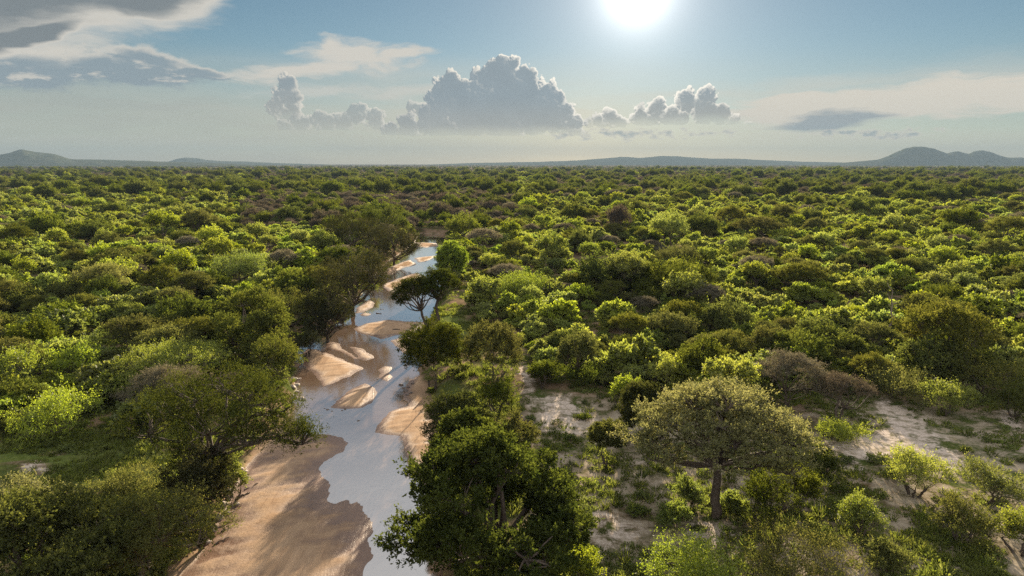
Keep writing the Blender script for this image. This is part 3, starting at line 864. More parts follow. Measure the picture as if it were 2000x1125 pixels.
for s in (61, 62, 63):
    proto('grey', 4.8, 3.4, seed=s, lobes=plan_umbrella(s, 4.8, 3.4, 0.45, 0.9, 15), fork=(0, 0, 1.5), leaf=M['grey'], trunk_r=0.16, stems=3, nclump=12, clump=0.5,
          ntw=8, nlf=9, size=0.18, width=0.35, flat=0.4, up=0.15, spread=0.6, lo=-0.4)
for s in (71, 72, 73):
    proto('rust', 5.5, 3.6, seed=s, lobes=plan_dome(s, 5.5, 3.6, 1.0, 8), fork=(0, 0, 1.4), leaf=M['rust'], trunk_r=0.2, stems=2, nclump=20, clump=0.7,
          ntw=8, nlf=8, size=0.24, width=0.45, up=0.2, spread=0.6, lo=-0.2)
for s in (81, 82):
    proto('layer', 4.6, 2.9, seed=s, lobes=plan_layered(s, 4.6, 2.9, 10), fork=(0, 0, 1.3), leaf=M['lime'], trunk_r=0.14, stems=2, nclump=16, clump=0.5,
          ntw=7, nlf=8, size=0.30, width=0.6, flat=0.25, up=0.05, spread=0.7, lo=-0.6)
for s in (91, 92, 93):
    proto('low', 1.1, 1.0, seed=s, lobes=plan_bush(s, 1.1, 1.0, 5), fork=(0, 0, 0.25), leaf=M['grass'] if s != 92 else M['mid'], trunk_r=0.05, stems=4, nclump=9, clump=0.28,
          ntw=6, nlf=7, size=0.15, width=0.55, up=0.4, spread=0.6, lo=-0.2)

def put(name, pr, loc, rot, scale, label, cat, group=None, parts=('trunk', 'crown')):
    e = bpy.data.objects.new(name, None)
    e.empty_display_size = 0.3
    COL.objects.link(e)
    e.location, e.rotation_euler, e.scale = loc, (0, 0, rot), scale
    tag(e, label, cat, group)
    link(parts[0], pr[2][0], e)
    link(parts[1], pr[2][1], e)
    return e

# ------------------------------------------------------------------ the trees and bushes one can point at
HERO = []      # (x, y, radius, short phrase used to tell neighbours apart)
def hero(bu, bv, width, top, spec, label, cat='tree', name='acacia_tree', short=None, rot=None, group=None, depth=1.0, zbase=None, H0=None):
    """bu, bv: foot in the photograph; width and top: extent of the crown there; spec: prototype key or dict for grow()"""
    p = at(bu, bv, 0.0 if zbase is None else zbase)
    z = gz(p.x, p.y)
    p = at(bu, bv, z); z = gz(p.x, p.y)
    dist = math.sqrt(p.x ** 2 + p.y ** 2 + (CAM_H - z) ** 2)
    W = width / FPX * dist
    H = max(0.6, CAM_H + (p.y - 0.0) * math.tan(R(azel(bu, top)[1])) / math.cos(math.atan2(p.x, p.y)) - z)
    if isinstance(spec, str):
        k = len(HERO)
        lst = PROTO[spec]
        pr = lst[k % len(lst)]
        s = (W / (2.1 * pr[1]), W / (2.1 * pr[1]) * depth, H / pr[0])
        rt = (k * 2.1) if rot is None else rot
    else:
        pr = (H, W / 2, grow(name=name, **spec(H, W / 2)), None)
        s, rt = (1, 1, 1), (0 if rot is None else rot)
    woody = ('stem', 'foliage') if 'bush' in name or 'shrub' in name else ('trunk', 'crown')
    e = put(name, pr, (p.x, p.y, z - 0.05), rt, s, label, cat, group, woody)
    HERO.append((p.x, p.y, W / 2, short))
    return e

def sp_umbrella(seed, leaf='feather', thick=0.16, drop=0.22, n=20, size=0.15, bole=0.42, clump=0.075, ntw=10, nlf=14, tr=0.05, nclump=18, stems=1, lean=(0, 0), flat=0.55, up=0.25, lo=-0.5, width=0.42):
    def f(H, Rr):
        lob = [(x + lean[0] * Rr, y + lean[1] * Rr, z, a, b) for x, y, z, a, b in plan_umbrella(seed, H, Rr, thick * H, drop * H, n)]
        return dict(seed=seed, lobes=lob, fork=(lean[0] * Rr * 0.5, lean[1] * Rr * 0.5, H * bole), leaf=M[leaf], bark_m=M['bark'], trunk_r=tr * H * 0.6, stems=stems, nclump=nclump,
                    clump=clump * Rr * 2, ntw=ntw, nlf=nlf, size=size, width=width, flat=flat, up=up, spread=0.55, lo=lo)
    return f
def sp_dome(seed, leaf='dark', bole=0.25, n=8, size=0.2, clump=0.09, ntw=10, nlf=12, tr=0.05, nclump=24, stems=1, lo=-0.3, up=0.2, width=0.5, spread=0.6, lean=(0, 0), shell=(0.5, 1.0)):
    def f(H, Rr):
        lob = [(x + lean[0] * Rr, y + lean[1] * Rr, z, a, b) for x, y, z, a, b in plan_dome(seed, H, Rr, bole * H, n)]
        return dict(seed=seed, lobes=lob, fork=(lean[0] * Rr * 0.4, lean[1] * Rr * 0.4, H * (bole + 0.06)), leaf=M[leaf], bark_m=M['bark'], trunk_r=tr * H * 0.6, stems=stems, nclump=nclump,
                    clump=clump * Rr * 2, ntw=ntw, nlf=nlf, size=size, width=width, up=up, spread=spread, lo=lo, shell=shell)
    return f
def sp_bush(seed, leaf='mid', n=8, size=0.18, clump=0.13, ntw=9, nlf=10, nclump=16, up=0.35, width=0.5, spread=0.55, flat=0.9):
    def f(H, Rr):
        return dict(seed=seed, lobes=plan_bush(seed, H, Rr, n), fork=(0, 0, H * 0.25), leaf=M[leaf], bark_m=M['bark'], trunk_r=0.05 * H, stems=5, nclump=nclump,
                    clump=clump * Rr * 2, ntw=ntw, nlf=nlf, size=size, width=width, up=up, spread=spread, lo=-0.3, flat=flat)
    return f

def sp_round(seed, leaf, bole=0.3, size=0.19, n=430, clump=0.07, ntw=10, nlf=12, tr=0.05, up=0.4):
    def f(H, Rr):
        c = (H - bole * H) * 0.52
        return dict(seed=seed, lobes=[(0, 0, H - c * 1.02, Rr * 0.93, c)], fork=(0, 0, H * bole * 0.8), leaf=M[leaf], bark_m=M['bark'], trunk_r=tr * H * 0.6, stems=3, nclump=n,
                    clump=clump * Rr * 2, ntw=ntw, nlf=nlf, size=size, width=0.4, up=up, spread=0.45, lo=-0.45, shell=(0.55, 1.0), flat=0.8)
    return f
def sp_ragged(seed, leaf, bole=0.2, n=18, size=0.2, clump=0.07, ntw=10, nlf=12, tr=0.055, nclump=26, up=0.15, spread=0.5, width=0.5):
    def f(H, Rr):
        return dict(seed=seed, lobes=plan_ragged(seed, H, Rr, bole * H, n), fork=(0, 0, H * (bole + 0.08)), leaf=M[leaf], bark_m=M['bark'], trunk_r=tr * H * 0.6, nclump=nclump,
                    clump=clump * Rr * 2, ntw=ntw, nlf=nlf, size=size, width=width, up=up, spread=spread, lo=-0.5, flat=0.7)
    return f

# left bank
def leaning(H, Rr):
    L = [(x * Rr, y * Rr, z * H, a * Rr, b * H) for x, y, z, a, b in (
        (-0.35, 0.1, 0.72, 0.42, 0.13), (0.0, -0.1, 0.84, 0.45, 0.12), (0.28, 0.15, 0.86, 0.42, 0.12), (0.55, 0.0, 0.80, 0.38, 0.12), (0.78, 0.1, 0.70, 0.33, 0.10),
        (0.98, -0.15, 0.60, 0.28, 0.09), (1.18, -0.1, 0.52, 0.20, 0.08), (0.7, -0.35, 0.58, 0.30, 0.08), (-0.1, 0.3, 0.66, 0.4, 0.12), (-0.5, -0.1, 0.60, 0.32, 0.12),
        (0.25, -0.35, 0.66, 0.36, 0.10), (-0.05, -0.05, 0.47, 0.24, 0.14), (-0.2, 0.05, 0.30, 0.22, 0.15), (0.05, 0.0, 0.22, 0.18, 0.12), (0.5, 0.4, 0.74, 0.36, 0.11))]
    return dict(seed=301, lobes=L, fork=(0.12 * Rr, 0, 0.38 * H), leaf=M['thorn'], bark_m=M['bark'], trunk_r=0.5, nclump=26, clump=0.15 * Rr, ntw=11, nlf=14,
                size=0.17, width=0.4, flat=0.7, up=0.3, spread=0.5, lo=-0.3)
hero(402, 1000, 300, 722, leaning, 'large dark feathery acacia leaning out over the sandbar from the left bank', short='the acacia leaning over the sandbar')
hero(60, 1190, 330, 985, sp_ragged(302, 'dark', 0.15, 24, 0.25, 0.062, nclump=26), 'big dark green tree filling the bottom left corner of the photo', 'tree', 'leafy_tree', 'the dark corner tree')
hero(285, 1165, 270, 965, sp_umbrella(303, 'feather', 0.17, 0.3, 18, 0.14, 0.35), 'spreading olive feathery acacia at the bottom edge beside the sand', short='the olive acacia beside the sand')
hero(48, 1012, 120, 932, sp_bush(304, 'cream', 7, 0.15), 'pale cream flowering bush at the left edge of the small meadow', 'bush', 'flowering_bush', 'the cream flowering bush')
hero(250, 965, 120, 922, sp_bush(305, 'feather', 7, 0.14), 'low olive bush just behind the dark trees in the bottom left corner', 'bush', 'thorn_bush')
hero(385, 1075, 70, 985, sp_bush(306, 'deep', 6, 0.16), 'dark bush crowding the foot of the leaning acacia on the bank', 'bush', 'leafy_bush')
hero(452, 975, 60, 880, sp_bush(307, 'mid', 6, 0.16), 'small green bush growing out of the eroded bank under the leaning acacia', 'bush', 'leafy_bush')
hero(345, 765, 195, 672, sp_umbrella(308, 'mid', 0.14, 0.3, 18, 0.17, 0.35, ntw=9, nlf=11), 'wide flat crowned green tree behind the leaning acacia', short='the wide flat crowned green tree')
hero(330, 812, 150, 716, sp_umbrella(309, 'grey', 0.16, 0.3, 16, 0.14, 0.35), 'grey brown thorn tree between the leaning acacia and the wide green tree', 'tree', 'thorn_tree', 'the grey thorn tree by the leaning acacia')
hero(492, 700, 150, 562, sp_ragged(310, 'dark', 0.1, 18, 0.22, nclump=30), 'large rounded dark tree with green gold top left of the sand islands', 'tree', 'leafy_tree', 'the rounded dark tree left of the islands')
hero(545, 745, 95, 640, sp_dome(311, 'feather', 0.08, 7, 0.16, lo=-0.4), 'fine leaved dark olive tree at the water edge beside the largest sand island', 'tree', 'acacia_tree', 'the olive tree by the largest sand island')
hero(565, 660, 105, 552, sp_dome(312, 'feather', 0.15, 8, 0.18), 'olive brown domed tree behind the rounded dark tree on the left bank', 'tree', 'acacia_tree')
hero(640, 668, 100, 545, sp_dome(313, 'deep', 0.03, 9, 0.2, lo=-0.6), 'very dark dense tree in the shade along the brown water', 'tree', 'riverside_tree', 'the dense tree along the brown water')
hero(690, 618, 145, 468, sp_dome(314, 'deep', 0.08, 10, 0.22, nclump=30, lo=-0.6), 'tallest dark tree on the left bank beside the narrow bend of the river', 'tree', 'riverside_tree', 'the tallest dark tree at the bend')
hero(770, 516, 112, 430, sp_dome(315, 'deep', 0.05, 9, 0.26, lo=-0.6), 'dark brown green tree standing over the far bend of the river', 'tree', 'riverside_tree', 'the brown green tree over the far bend')
hero(688, 492, 128, 406, sp_dome(316, 'deep', 0.1, 9, 0.28, lo=-0.5), 'broad dark tree behind the tallest dark tree at the bend', 'tree', 'riverside_tree', 'the broad dark tree behind the bend')
hero(745, 465, 85, 395, sp_dome(317, 'dark', 0.2, 8, 0.3), 'upright green tree rising behind the two brown trees at the far bend', 'tree', 'riverside_tree')
hero(470, 560, 105, 488, sp_dome(318, 'mid', 0.15, 8, 0.24), 'domed dark green tree standing alone above the left scrub', 'tree', 'leafy_tree', 'the domed green tree above the left scrub')
hero(205, 590, 95, 512, sp_umbrella(319, 'cream', 0.18, 0.22, 15, 0.2, 0.45), 'pinkish beige umbrella tree standing in the left scrub', short='the pinkish umbrella tree')
hero(95, 575, 65, 540, 'layer', 'small flat lime green tree left of the pinkish umbrella tree', 'tree', 'flat_topped_tree', 'the small flat lime tree')
hero(275, 520, 90, 472, 'layer', 'flat plated lime green tree behind the pinkish umbrella tree', 'tree', 'flat_topped_tree')
hero(318, 470, 60, 410, 'tall', 'tall yellow green tree with a dark hollow crown in the left scrub', 'tree', 'leafy_tree', 'the tall yellow green tree')
hero(115, 850, 140, 758, sp_bush(322, 'lime', 8, 0.2), 'large bright green bush beside the open grass on the left', 'bush', 'leafy_bush', 'the large bright bush by the left grass')
hero(45, 760, 110, 664, sp_bush(323, 'bright', 8, 0.2), 'tall bright bush at the left edge behind the large bright bush', 'bush', 'leafy_bush', 'the tall bright bush at the left edge')
hero(145, 740, 90, 665, sp_bush(324, 'lime', 7, 0.2), 'yellow green bush right of the tall bright bush at the left edge', 'bush', 'leafy_bush')
hero(200, 690, 70, 640, sp_bush(325, 'mid', 7, 0.2), 'mid green bush behind the yellow green bush near the left edge', 'bush', 'leafy_bush')
hero(395, 1022, 130, 850, sp_dome(326, 'deep', 0.05, 8, 0.17, lo=-0.6), 'dark ivy covered column of leaves round the trunk of the leaning acacia', 'tree', 'leafy_tree')
hero(600, 700, 70, 640, sp_bush(327, 'deep', 7, 0.17), 'dark bush on the left bank between the olive tree and the dense tree', 'bush', 'leafy_bush')
hero(667, 630, 60, 585, sp_bush(328, 'deep', 6, 0.2), 'dark bush hanging over the pale stones at the edge of the brown water', 'bush', 'leafy_bush')
hero(722, 575, 50, 535, sp_bush(329, 'mid', 6, 0.2), 'small green bush on the left bank at the narrow bend of the river', 'bush', 'leafy_bush')
hero(735, 532, 60, 490, sp_bush(330, 'deep', 7, 0.24), 'dark bush on the left bank under the brown green tree at the far bend', 'bush', 'leafy_bush')
# right bank
hero(968, 1150, 350, 836, sp_ragged(331, 'shade', 0.14, 27, 0.23, 0.052, 11, 14, 0.06, 29), 'huge dark leafy tree in the middle foreground beside the water', 'tree', 'leafy_tree', 'the huge dark foreground tree')
hero(912, 965, 150, 806, sp_ragged(332, 'shade', 0.2, 20, 0.24, nclump=34, ntw=12), 'dark green tree whose crown rises just behind the huge foreground tree', 'tree', 'leafy_tree')
hero(888, 872, 150, 764, sp_umbrella(333, 'thorn', 0.2, 0.45, 16, 0.15, 0.3, up=0.35), 'low spreading feathery acacia overhanging the sandbar on the right bank', short='the low acacia over the sandbar')
hero(1015, 885, 85, 803, sp_dome(334, 'feather', 0.15, 7, 0.15), 'small olive round tree behind the huge dark tree beside the pale track', 'tree', 'acacia_tree')
hero(972, 808, 100, 728, sp_bush(335, 'dark', 8, 0.16), 'dark tangled bush under the second round crowned acacia', 'bush', 'leafy_bush')
hero(846, 768, 132, 626, sp_round(336, 'thorn', 0.22), 'round crowned dark acacia standing at the water edge on the right bank', short='the round acacia at the water edge')
hero(962, 752, 126, 632, sp_round(337, 'feather', 0.26), 'round crowned olive acacia next to the one at the water edge, farther from the river', short='the second round acacia')
hero(835, 655, 112, 540, sp_umbrella(338, 'thorn', 0.09, 0.24, 16, 0.18, 0.42, lean=(-0.38, 0)), 'dark umbrella acacia leaning over the river from the right bank', short='the umbrella acacia leaning over the river')
hero(856, 645, 105, 526, sp_umbrella(339, 'thorn', 0.09, 0.20, 16, 0.18, 0.5), 'upright umbrella acacia with bare trunk beside the one leaning over the river', short='the upright umbrella acacia')
hero(883, 552, 66, 470, sp_round(340, 'lime', 0.1, 0.28, 380, up=0.5), 'rounded bright green tree where the right bank bends', 'tree', 'leafy_tree', 'the rounded bright green tree at the bend')
hero(905, 478, 70, 415, sp_dome(341, 'mid', 0.2, 8, 0.3), 'grey green tree with open branches behind the far bend', 'tree', 'riverside_tree', 'the grey green tree behind the far bend')
hero(945, 498, 78, 448, 'grey', 'pinkish brown flat thorn tree right of the rounded bright green tree', 'tree', 'thorn_tree', 'the pinkish flat thorn tree')
hero(1003, 520, 66, 470, 'feather', 'dark flat crowned acacia right of the pinkish flat thorn tree', short='the dark flat acacia')
hero(1128, 748, 85, 638, sp_dome(344, 'feather', 0.2, 8, 0.18), 'slim olive tree growing out of dark scrub at the back of the pale clearing', short='the slim olive tree')
hero(1060, 758, 66, 700, sp_bush(345, 'dark', 7, 0.17), 'dark round bush left of the slim olive tree at the pale clearing', 'bush', 'leafy_bush')
hero(1130, 750, 95, 712, sp_bush(346, 'dark', 7, 0.17), 'dark scrub bush at the foot of the slim olive tree', 'bush', 'thorn_bush')
hero(1010, 590, 110, 530, sp_bush(347, 'mid', 9, 0.26), 'broad mid green bush mass behind the upright umbrella acacia', 'bush', 'leafy_bush', 'the broad bush mass')
# the clearing and the right side
hero(1396, 1008, 340, 750, sp_umbrella(351, 'cream', 0.10, 0.33, 34, 0.17, 0.40, clump=0.05, ntw=11, nlf=14, nclump=18, tr=0.055, width=0.5, flat=0.35), 'large beige umbrella tree standing in the open clearing, widest crown there', short='the large beige umbrella tree')
hero(1188, 915, 78, 823, sp_round(352, 'feather', 0.42, 0.15, 300), 'small round acacia on a thin trunk in the pale clearing', short='the small round acacia in the clearing')
hero(1250, 862, 92, 740, sp_round(353, 'thorn', 0.05, 0.18, 380), 'upright dark green acacia behind the large beige umbrella tree', short='the upright acacia behind the beige tree')
hero(1300, 775, 72, 692, sp_bush(354, 'bright', 7, 0.2), 'bright green bush behind the upright acacia at the clearing', 'bush', 'leafy_bush')
hero(1222, 800, 60, 725, sp_bush(355, 'lime', 6, 0.2), 'narrow lime green bush at the left side of the upright acacia', 'bush', 'leafy_bush')
hero(1540, 800, 140, 690, sp_umbrella(356, 'grey', 0.06, 0.36, 17, 0.15, 0.3, stems=3, flat=0.25, up=0.05, ntw=8, nlf=10), 'silvery grey thorn tree with tiered crown behind the large beige umbrella tree', 'tree', 'thorn_tree', 'the silvery grey thorn tree')
hero(1640, 832, 115, 732, sp_umbrella(357, 'rust', 0.09, 0.18, 15, 0.12, 0.5, stems=2, ntw=7, nlf=8, tr=0.06), 'brown half bare umbrella tree beside the pale soil on the right', 'tree', 'thorn_tree', 'the brown half bare umbrella tree')
hero(1640, 862, 90, 826, sp_bush(358, 'bright', 7, 0.15), 'low bright shrub round the foot of the brown half bare tree', 'shrub', 'leafy_shrub')
hero(1785, 968, 104, 872, sp_bush(359, 'bright', 9, 0.14, up=0.6), 'rounded yellow green bush standing alone on the right clearing', 'bush', 'leafy_bush', 'the lone rounded yellow green bush')
hero(1492, 1028, 108, 905, sp_bush(360, 'dark', 8, 0.15), 'dark bush in the shade under the large beige umbrella tree', 'bush', 'leafy_bush')
hero(1562, 1000, 70, 905, sp_bush(361, 'dark', 7, 0.15), 'dark upright bush at the shaded right side of the large beige umbrella tree', 'bush', 'leafy_bush')
hero(1345, 985, 60, 930, sp_bush(362, 'lime', 6, 0.14), 'bright lit herb bush left of the beige umbrella tree trunk', 'bush', 'leafy_bush')
hero(1430, 1000, 50, 955, sp_bush(363, 'lime', 6, 0.14), 'bright lit herb bush right of the beige umbrella tree trunk', 'bush', 'leafy_bush')
hero(1605, 930, 70, 870, sp_bush(364, 'dark', 6, 0.15), 'dark green low bush beside the pale soil right of the beige tree', 'bush', 'leafy_bush')
hero(1535, 1150, 215, 1030, sp_bush(365, 'feather', 10, 0.13, up=0.5), 'wide grey green thorn bush at the bottom edge under the beige tree', 'bush', 'thorn_bush', 'the wide thorn bush at the bottom edge')
hero(1350, 1160, 190, 1058, sp_bush(366, 'lime', 9, 0.15), 'bright green bush at the bottom edge left of the wide thorn bush', 'bush', 'leafy_bush')
hero(1130, 1130, 84, 1062, sp_bush(367, 'bright', 7, 0.14), 'small bright green bush at the bottom edge right of the huge dark tree', 'bush', 'leafy_bush')
hero(1315, 1025, 60, 975, sp_bush(368, 'mid', 6, 0.14), 'green herb bush beside the curved track in the clearing', 'bush', 'leafy_bush')
hero(1728, 1122, 80, 1048, sp_bush(369, 'feather', 7, 0.13), 'olive bush at the bottom edge right of the wide thorn bush', 'bush', 'thorn_bush')
hero(1675, 1045, 72, 962, sp_bush(370, 'mid', 7, 0.14), 'loose green bush in front of the lone rounded yellow green bush', 'bush', 'leafy_bush')
hero(1880, 1062, 112, 960, sp_bush(371, 'feather', 8, 0.14, up=0.6, spread=0.5), 'straggly thorn bush with long arching shoots on the right clearing', 'bush', 'thorn_bush', 'the straggly thorn bush')
hero(1935, 985, 110, 888, sp_bush(372, 'mid', 8, 0.15, up=0.5), 'tangled green bush behind the straggly thorn bush', 'bush', 'leafy_bush')
hero(1990, 1080, 80, 975, sp_bush(373, 'bright', 7, 0.15, up=0.5), 'arching bright bush at the right edge beside the straggly thorn bush', 'bush', 'leafy_bush')
hero(1925, 775, 140, 668, sp_bush(374, 'feather', 9, 0.17), 'big domed olive bush at the right edge above the clearing', 'bush', 'thorn_bush', 'the big domed olive bush')
hero(1985, 815, 90, 735, sp_bush(375, 'dark', 8, 0.17), 'dark bush at the right edge in front of the big domed olive bush', 'bush', 'leafy_bush')
hero(1850, 810, 90, 735, sp_bush(376, 'mid', 8, 0.17, up=0.6), 'drooping green bush left of the dark one at the right edge', 'bush', 'leafy_bush')
hero(1745, 780, 120, 715, sp_bush(377, 'feather', 9, 0.17), 'wide low olive thicket bush at the back of the right clearing', 'bush', 'thorn_bush')
hero(1305, 490, 78, 412, sp_dome(378, 'bright', 0.35, 8, 0.3, stems=2), 'tall open branched green tree above the right scrub', 'tree', 'leafy_tree', 'the tall open branched tree')
hero(1482, 472, 105, 424, 'feather', 'wide dark umbrella acacia in the middle of the right scrub', short='the wide dark umbrella acacia')
hero(1205, 462, 52, 398, 'rust', 'purple brown upright tree in the right scrub', 'tree', 'thorn_tree', 'the purple brown upright tree')
hero(1227, 585, 85, 485, sp_dome(381, 'bright', 0.3, 8, 0.25, stems=3), 'tall green tree with forked dark stems in the right scrub', 'tree', 'leafy_tree', 'the tall forked green tree')
hero(1338, 600, 105, 500, sp_dome(382, 'dark', 0.15, 8, 0.24), 'dark rounded tree right of the tall forked green tree', 'tree', 'leafy_tree', 'the dark rounded tree in the right scrub')
hero(1325, 530, 90, 478, sp_dome(383, 'feather', 0.15, 8, 0.24), 'dark domed acacia behind the dark rounded tree in the right scrub')
hero(1558, 575, 100, 512, 'feather', 'spreading dark acacia with bare trunk low in the right scrub', short='the spreading dark acacia')
hero(1835, 400, 62, 362, 'dark', 'dark domed tree on the far edge of the right scrub', 'tree', 'leafy_tree', 'the far dark domed tree')
hero(1775, 402, 52, 370, 'dark', 'dark tree just left of the far dark domed tree', 'tree', 'leafy_tree')
hero(1150, 510, 40, 472, 'tall', 'small upright lime tree in the grassy gap of the right scrub', 'tree', 'leafy_tree', 'the small upright lime tree')

def dead_tree(bu, bv, top, label):
    p = at(bu, bv, 0); z = gz(p.x, p.y)
    H = CAM_H + p.y * math.tan(R(azel(bu, top)[1])) - z
    rng = np.random.default_rng(404)
    e = bpy.data.objects.new('dead_tree', None); COL.objects.link(e); e.location = (p.x, p.y, z)
    tag(e, label, 'tree')
    tr = limb((0, 0, -0.3), (0.25, 0, H * 0.8), rng, 0.06, 8)
    v, q = tubes([(tr, np.linspace(0.2, 0.08, 8))], 7)
    link('trunk', np_mesh('dead_trunk', v, q, [M['palebark']], smooth=True), e)
    for i in range(6):
        s = tr[3 + i % 5]
        a = rng.uniform(0, 6.28)
        b = s + np.array([math.cos(a) * rng.uniform(0.8, 1.7), math.sin(a) * rng.uniform(0.8, 1.7), rng.uniform(0.5, 1.6)])
        mid = limb(s, b, rng, 0.2, 5)
        c2 = mid[3] + rng.normal(0, 0.5, 3) + np.array([0, 0, 0.5])
        v, q = tubes([(mid, np.linspace(0.07, 0.02, 5)), (limb(mid[3], c2, rng, 0.2, 4), np.linspace(0.03, 0.012, 4))], 5)
        link('branch', np_mesh('dead_branch', v, q, [M['palebark']], smooth=True), e)
    HERO.append((p.x, p.y, 1.5, 'the dead bare tree'))
dead_tree(1732, 660, 575, 'dead bare pale tree standing above the bushes on the right')
# ------------------------------------------------------------------ the scrub: bushes and trees scattered over the plain
rnd = random.Random(7)
NO_BUSH = [plan(p, 0.0) for p in (
    [(800, 690), (1000, 660), (1025, 760), (1045, 880), (1040, 1250), (780, 1250), (800, 800)],
    [(440, 690), (600, 690), (590, 770), (540, 860), (440, 1000), (380, 1000), (330, 830), (400, 770)],
    [(560, 650), (700, 590), (760, 500), (800, 500), (700, 640), (600, 690)],
    [(840, 560), (930, 560), (930, 640), (840, 660)],
    [(1480, 800), (1720, 780), (1720, 880), (1480, 830)], [(1180, 830), (1300, 830), (1300, 900), (1180, 900)])]
def project(x, y, z=0.0):
    dx, dy, dz = x, y, z - CAM_H
    f = dy * math.cos(PITCH) - dz * math.sin(PITCH)
    u = dy * math.sin(PITCH) + dz * math.cos(PITCH)
    return 1000 + FPX * dx / f, 562.5 - FPX * u / f

cand = []
for lo, hi, cell in ((40, 175, 3.7), (175, 330, 4.5), (330, 560, 6.2)):
    for j in range(int((hi - lo) / cell)):
        for i in range(-int(0.8 * hi / cell) - 2, int(0.8 * hi / cell) + 3):
            y = lo + (j + rnd.random()) * cell
            x = (i + rnd.random()) * cell
            if abs(x) < 0.77 * y + 5:
                cand.append((x, y))
for k in range(20000):
    d = 545 * math.exp(rnd.random() * 3.2)
    cand.append((rnd.uniform(-0.79, 0.79) * d, d))
cx = np.array([c[0] for c in cand]); cyy = np.array([c[1] for c in cand])
cz, criv, cbare = ground_parts(cx, cyy)
inop = np.full(len(cand), -50.0)
for p in OPEN:
    inop = np.maximum(inop, np.where(cyy < 330, poly_sd(cx, cyy, p), -50.0))
nob = np.full(len(cand), -50.0)
for p in NO_BUSH:
    nob = np.maximum(nob, np.where(cyy < 330, poly_sd(cx, cyy, p), -50.0))
chan = np.where((cyy < 340) & (np.abs(cx) < 90), poly_sd(cx, cyy, CHANNEL), -50.0)
gap = fbm(cx / 17.0, cyy / 17.0, 61, 3)
spec_n = fbm(cx / 26.0, cyy / 26.0, 71, 3)
hx = np.array([h[0] for h in HERO]); hy = np.array([h[1] for h in HERO]); hr = np.array([h[2] for h in HERO])

def species(u, v, s, q):
    """which plant, from where on the plain it stands"""
    if v < 350 and u < 900 and s > 0.34:
        return 'grey' if q < 0.35 else 'rust' if q < 0.7 else 'mid' if q < 0.85 else 'dark'
    if v < 344:
        return ('grey', 'rust', 'mid', 'feather', 'bright', 'dark')[min(5, int(q * 6))]
    if u > 1080 and v < 390 and s > 0.31:
        return 'rust' if q < 0.45 else 'grey' if q < 0.75 else 'feather' if q < 0.9 else 'dark'
    if 480 < u < 1010 and 350 < v < 455:
        return 'dark' if q < 0.2 else 'rust' if q < 0.5 else 'grey' if q < 0.65 else 'mid' if q < 0.8 else 'bright'
    if u < 640:
        if v < 570:
            return 'bright' if q < 0.42 else 'lime' if q < 0.58 else 'layer' if q < 0.66 else 'tall' if q < 0.74 else 'mid' if q < 0.86 else 'feather' if q < 0.92 else 'dark' if q < 0.97 else 'grey'
        return 'mid' if q < 0.36 else 'bright' if q < 0.58 else 'lime' if q < 0.70 else 'dark' if q < 0.80 else 'feather' if q < 0.90 else 'layer'
    if s > 0.60:
        return 'mid' if q < 0.4 else 'dark' if q < 0.6 else 'feather' if q < 0.8 else 'bright'
    return 'bright' if q < 0.52 else 'lime' if q < 0.68 else 'mid' if q < 0.80 else 'tall' if q < 0.87 else 'layer' if q < 0.90 else 'feather' if q < 0.95 else 'grey' if q < 0.98 else 'dark'

plants = []        # kind, x, y, z, rot, sx, sz, apparent size
for i, (x, y) in enumerate(cand):
    d = math.hypot(x, y)
    if chan[i] > -0.9 or criv[i] > 0.5:
        continue
    if chan[i] > -3.2:
        if y < 330 and cx[i] < 30 and rnd.random() < 0.85:
            s = rnd.uniform(0.7, 1.6)
            plants.append(('low', x, y, cz[i], rnd.random() * 6.28, s, s * 0.9, s / d))
        continue
    if y < 340 and np.any((hx - x) ** 2 + (hy - y) ** 2 < (hr * 0.72 + 0.5) ** 2):
        continue
    u, v = project(x, y, cz[i])
    if v > 1250 or (y < 60 and inop[i] < 0):
        continue
    q = rnd.random()
    if nob[i] > -0.5:
        if rnd.random() < 0.25:
            s = rnd.uniform(0.5, 1.2)
            plants.append(('low', x, y, cz[i], rnd.random() * 6.28, s, s, s / d))
        continue
    if inop[i] > -1.0:
        if inop[i] > 0 and rnd.random() < 0.24 and cbare[i] < 1.5:
            s = rnd.uniform(0.4, 1.25)
            plants.append(('low', x, y, cz[i], rnd.random() * 6.28, s * rnd.uniform(0.8, 1.2), s * rnd.uniform(0.6, 1.0), s / d))
        continue
    if y < 560:
        if gap[i] > 0.575 and rnd.random() < 0.75:
            if rnd.random() < 0.5:
                s = rnd.uniform(0.7, 1.5)
                plants.append(('low', x, y, cz[i], rnd.random() * 6.28, s, s, s / d))
            continue
        k = species(u, v, spec_n[i], q)
        s = 0.45 + 0.72 * rnd.random() ** 1.2 + (rnd.random() < (0.10 if k in ('dark', 'feather') else 0.05) and k not in ('tall', 'layer', 'lime')) * 0.55
        if k in ('dark', 'rust', 'feather', 'grey', 'tall'):
            s *= rnd.uniform(0.85, 1.25)
        if y > 330:
            s *= 1.15
        if chan[i] > -6:
            s *= 0.8
    else:
        k = species(u, v, spec_n[i], q)
        s = rnd.uniform(0.8, 1.35) * (1.15 if y < 1200 else 1.5)
        if rnd.random() < 0.09 and y < 4000:
            k, s = 'dark', s * 1.75
    plants.append((k, x, y, cz[i], rnd.random() * 6.28, s * rnd.uniform(0.9, 1.15), s * rnd.uniform(0.85, 1.15), s / d))

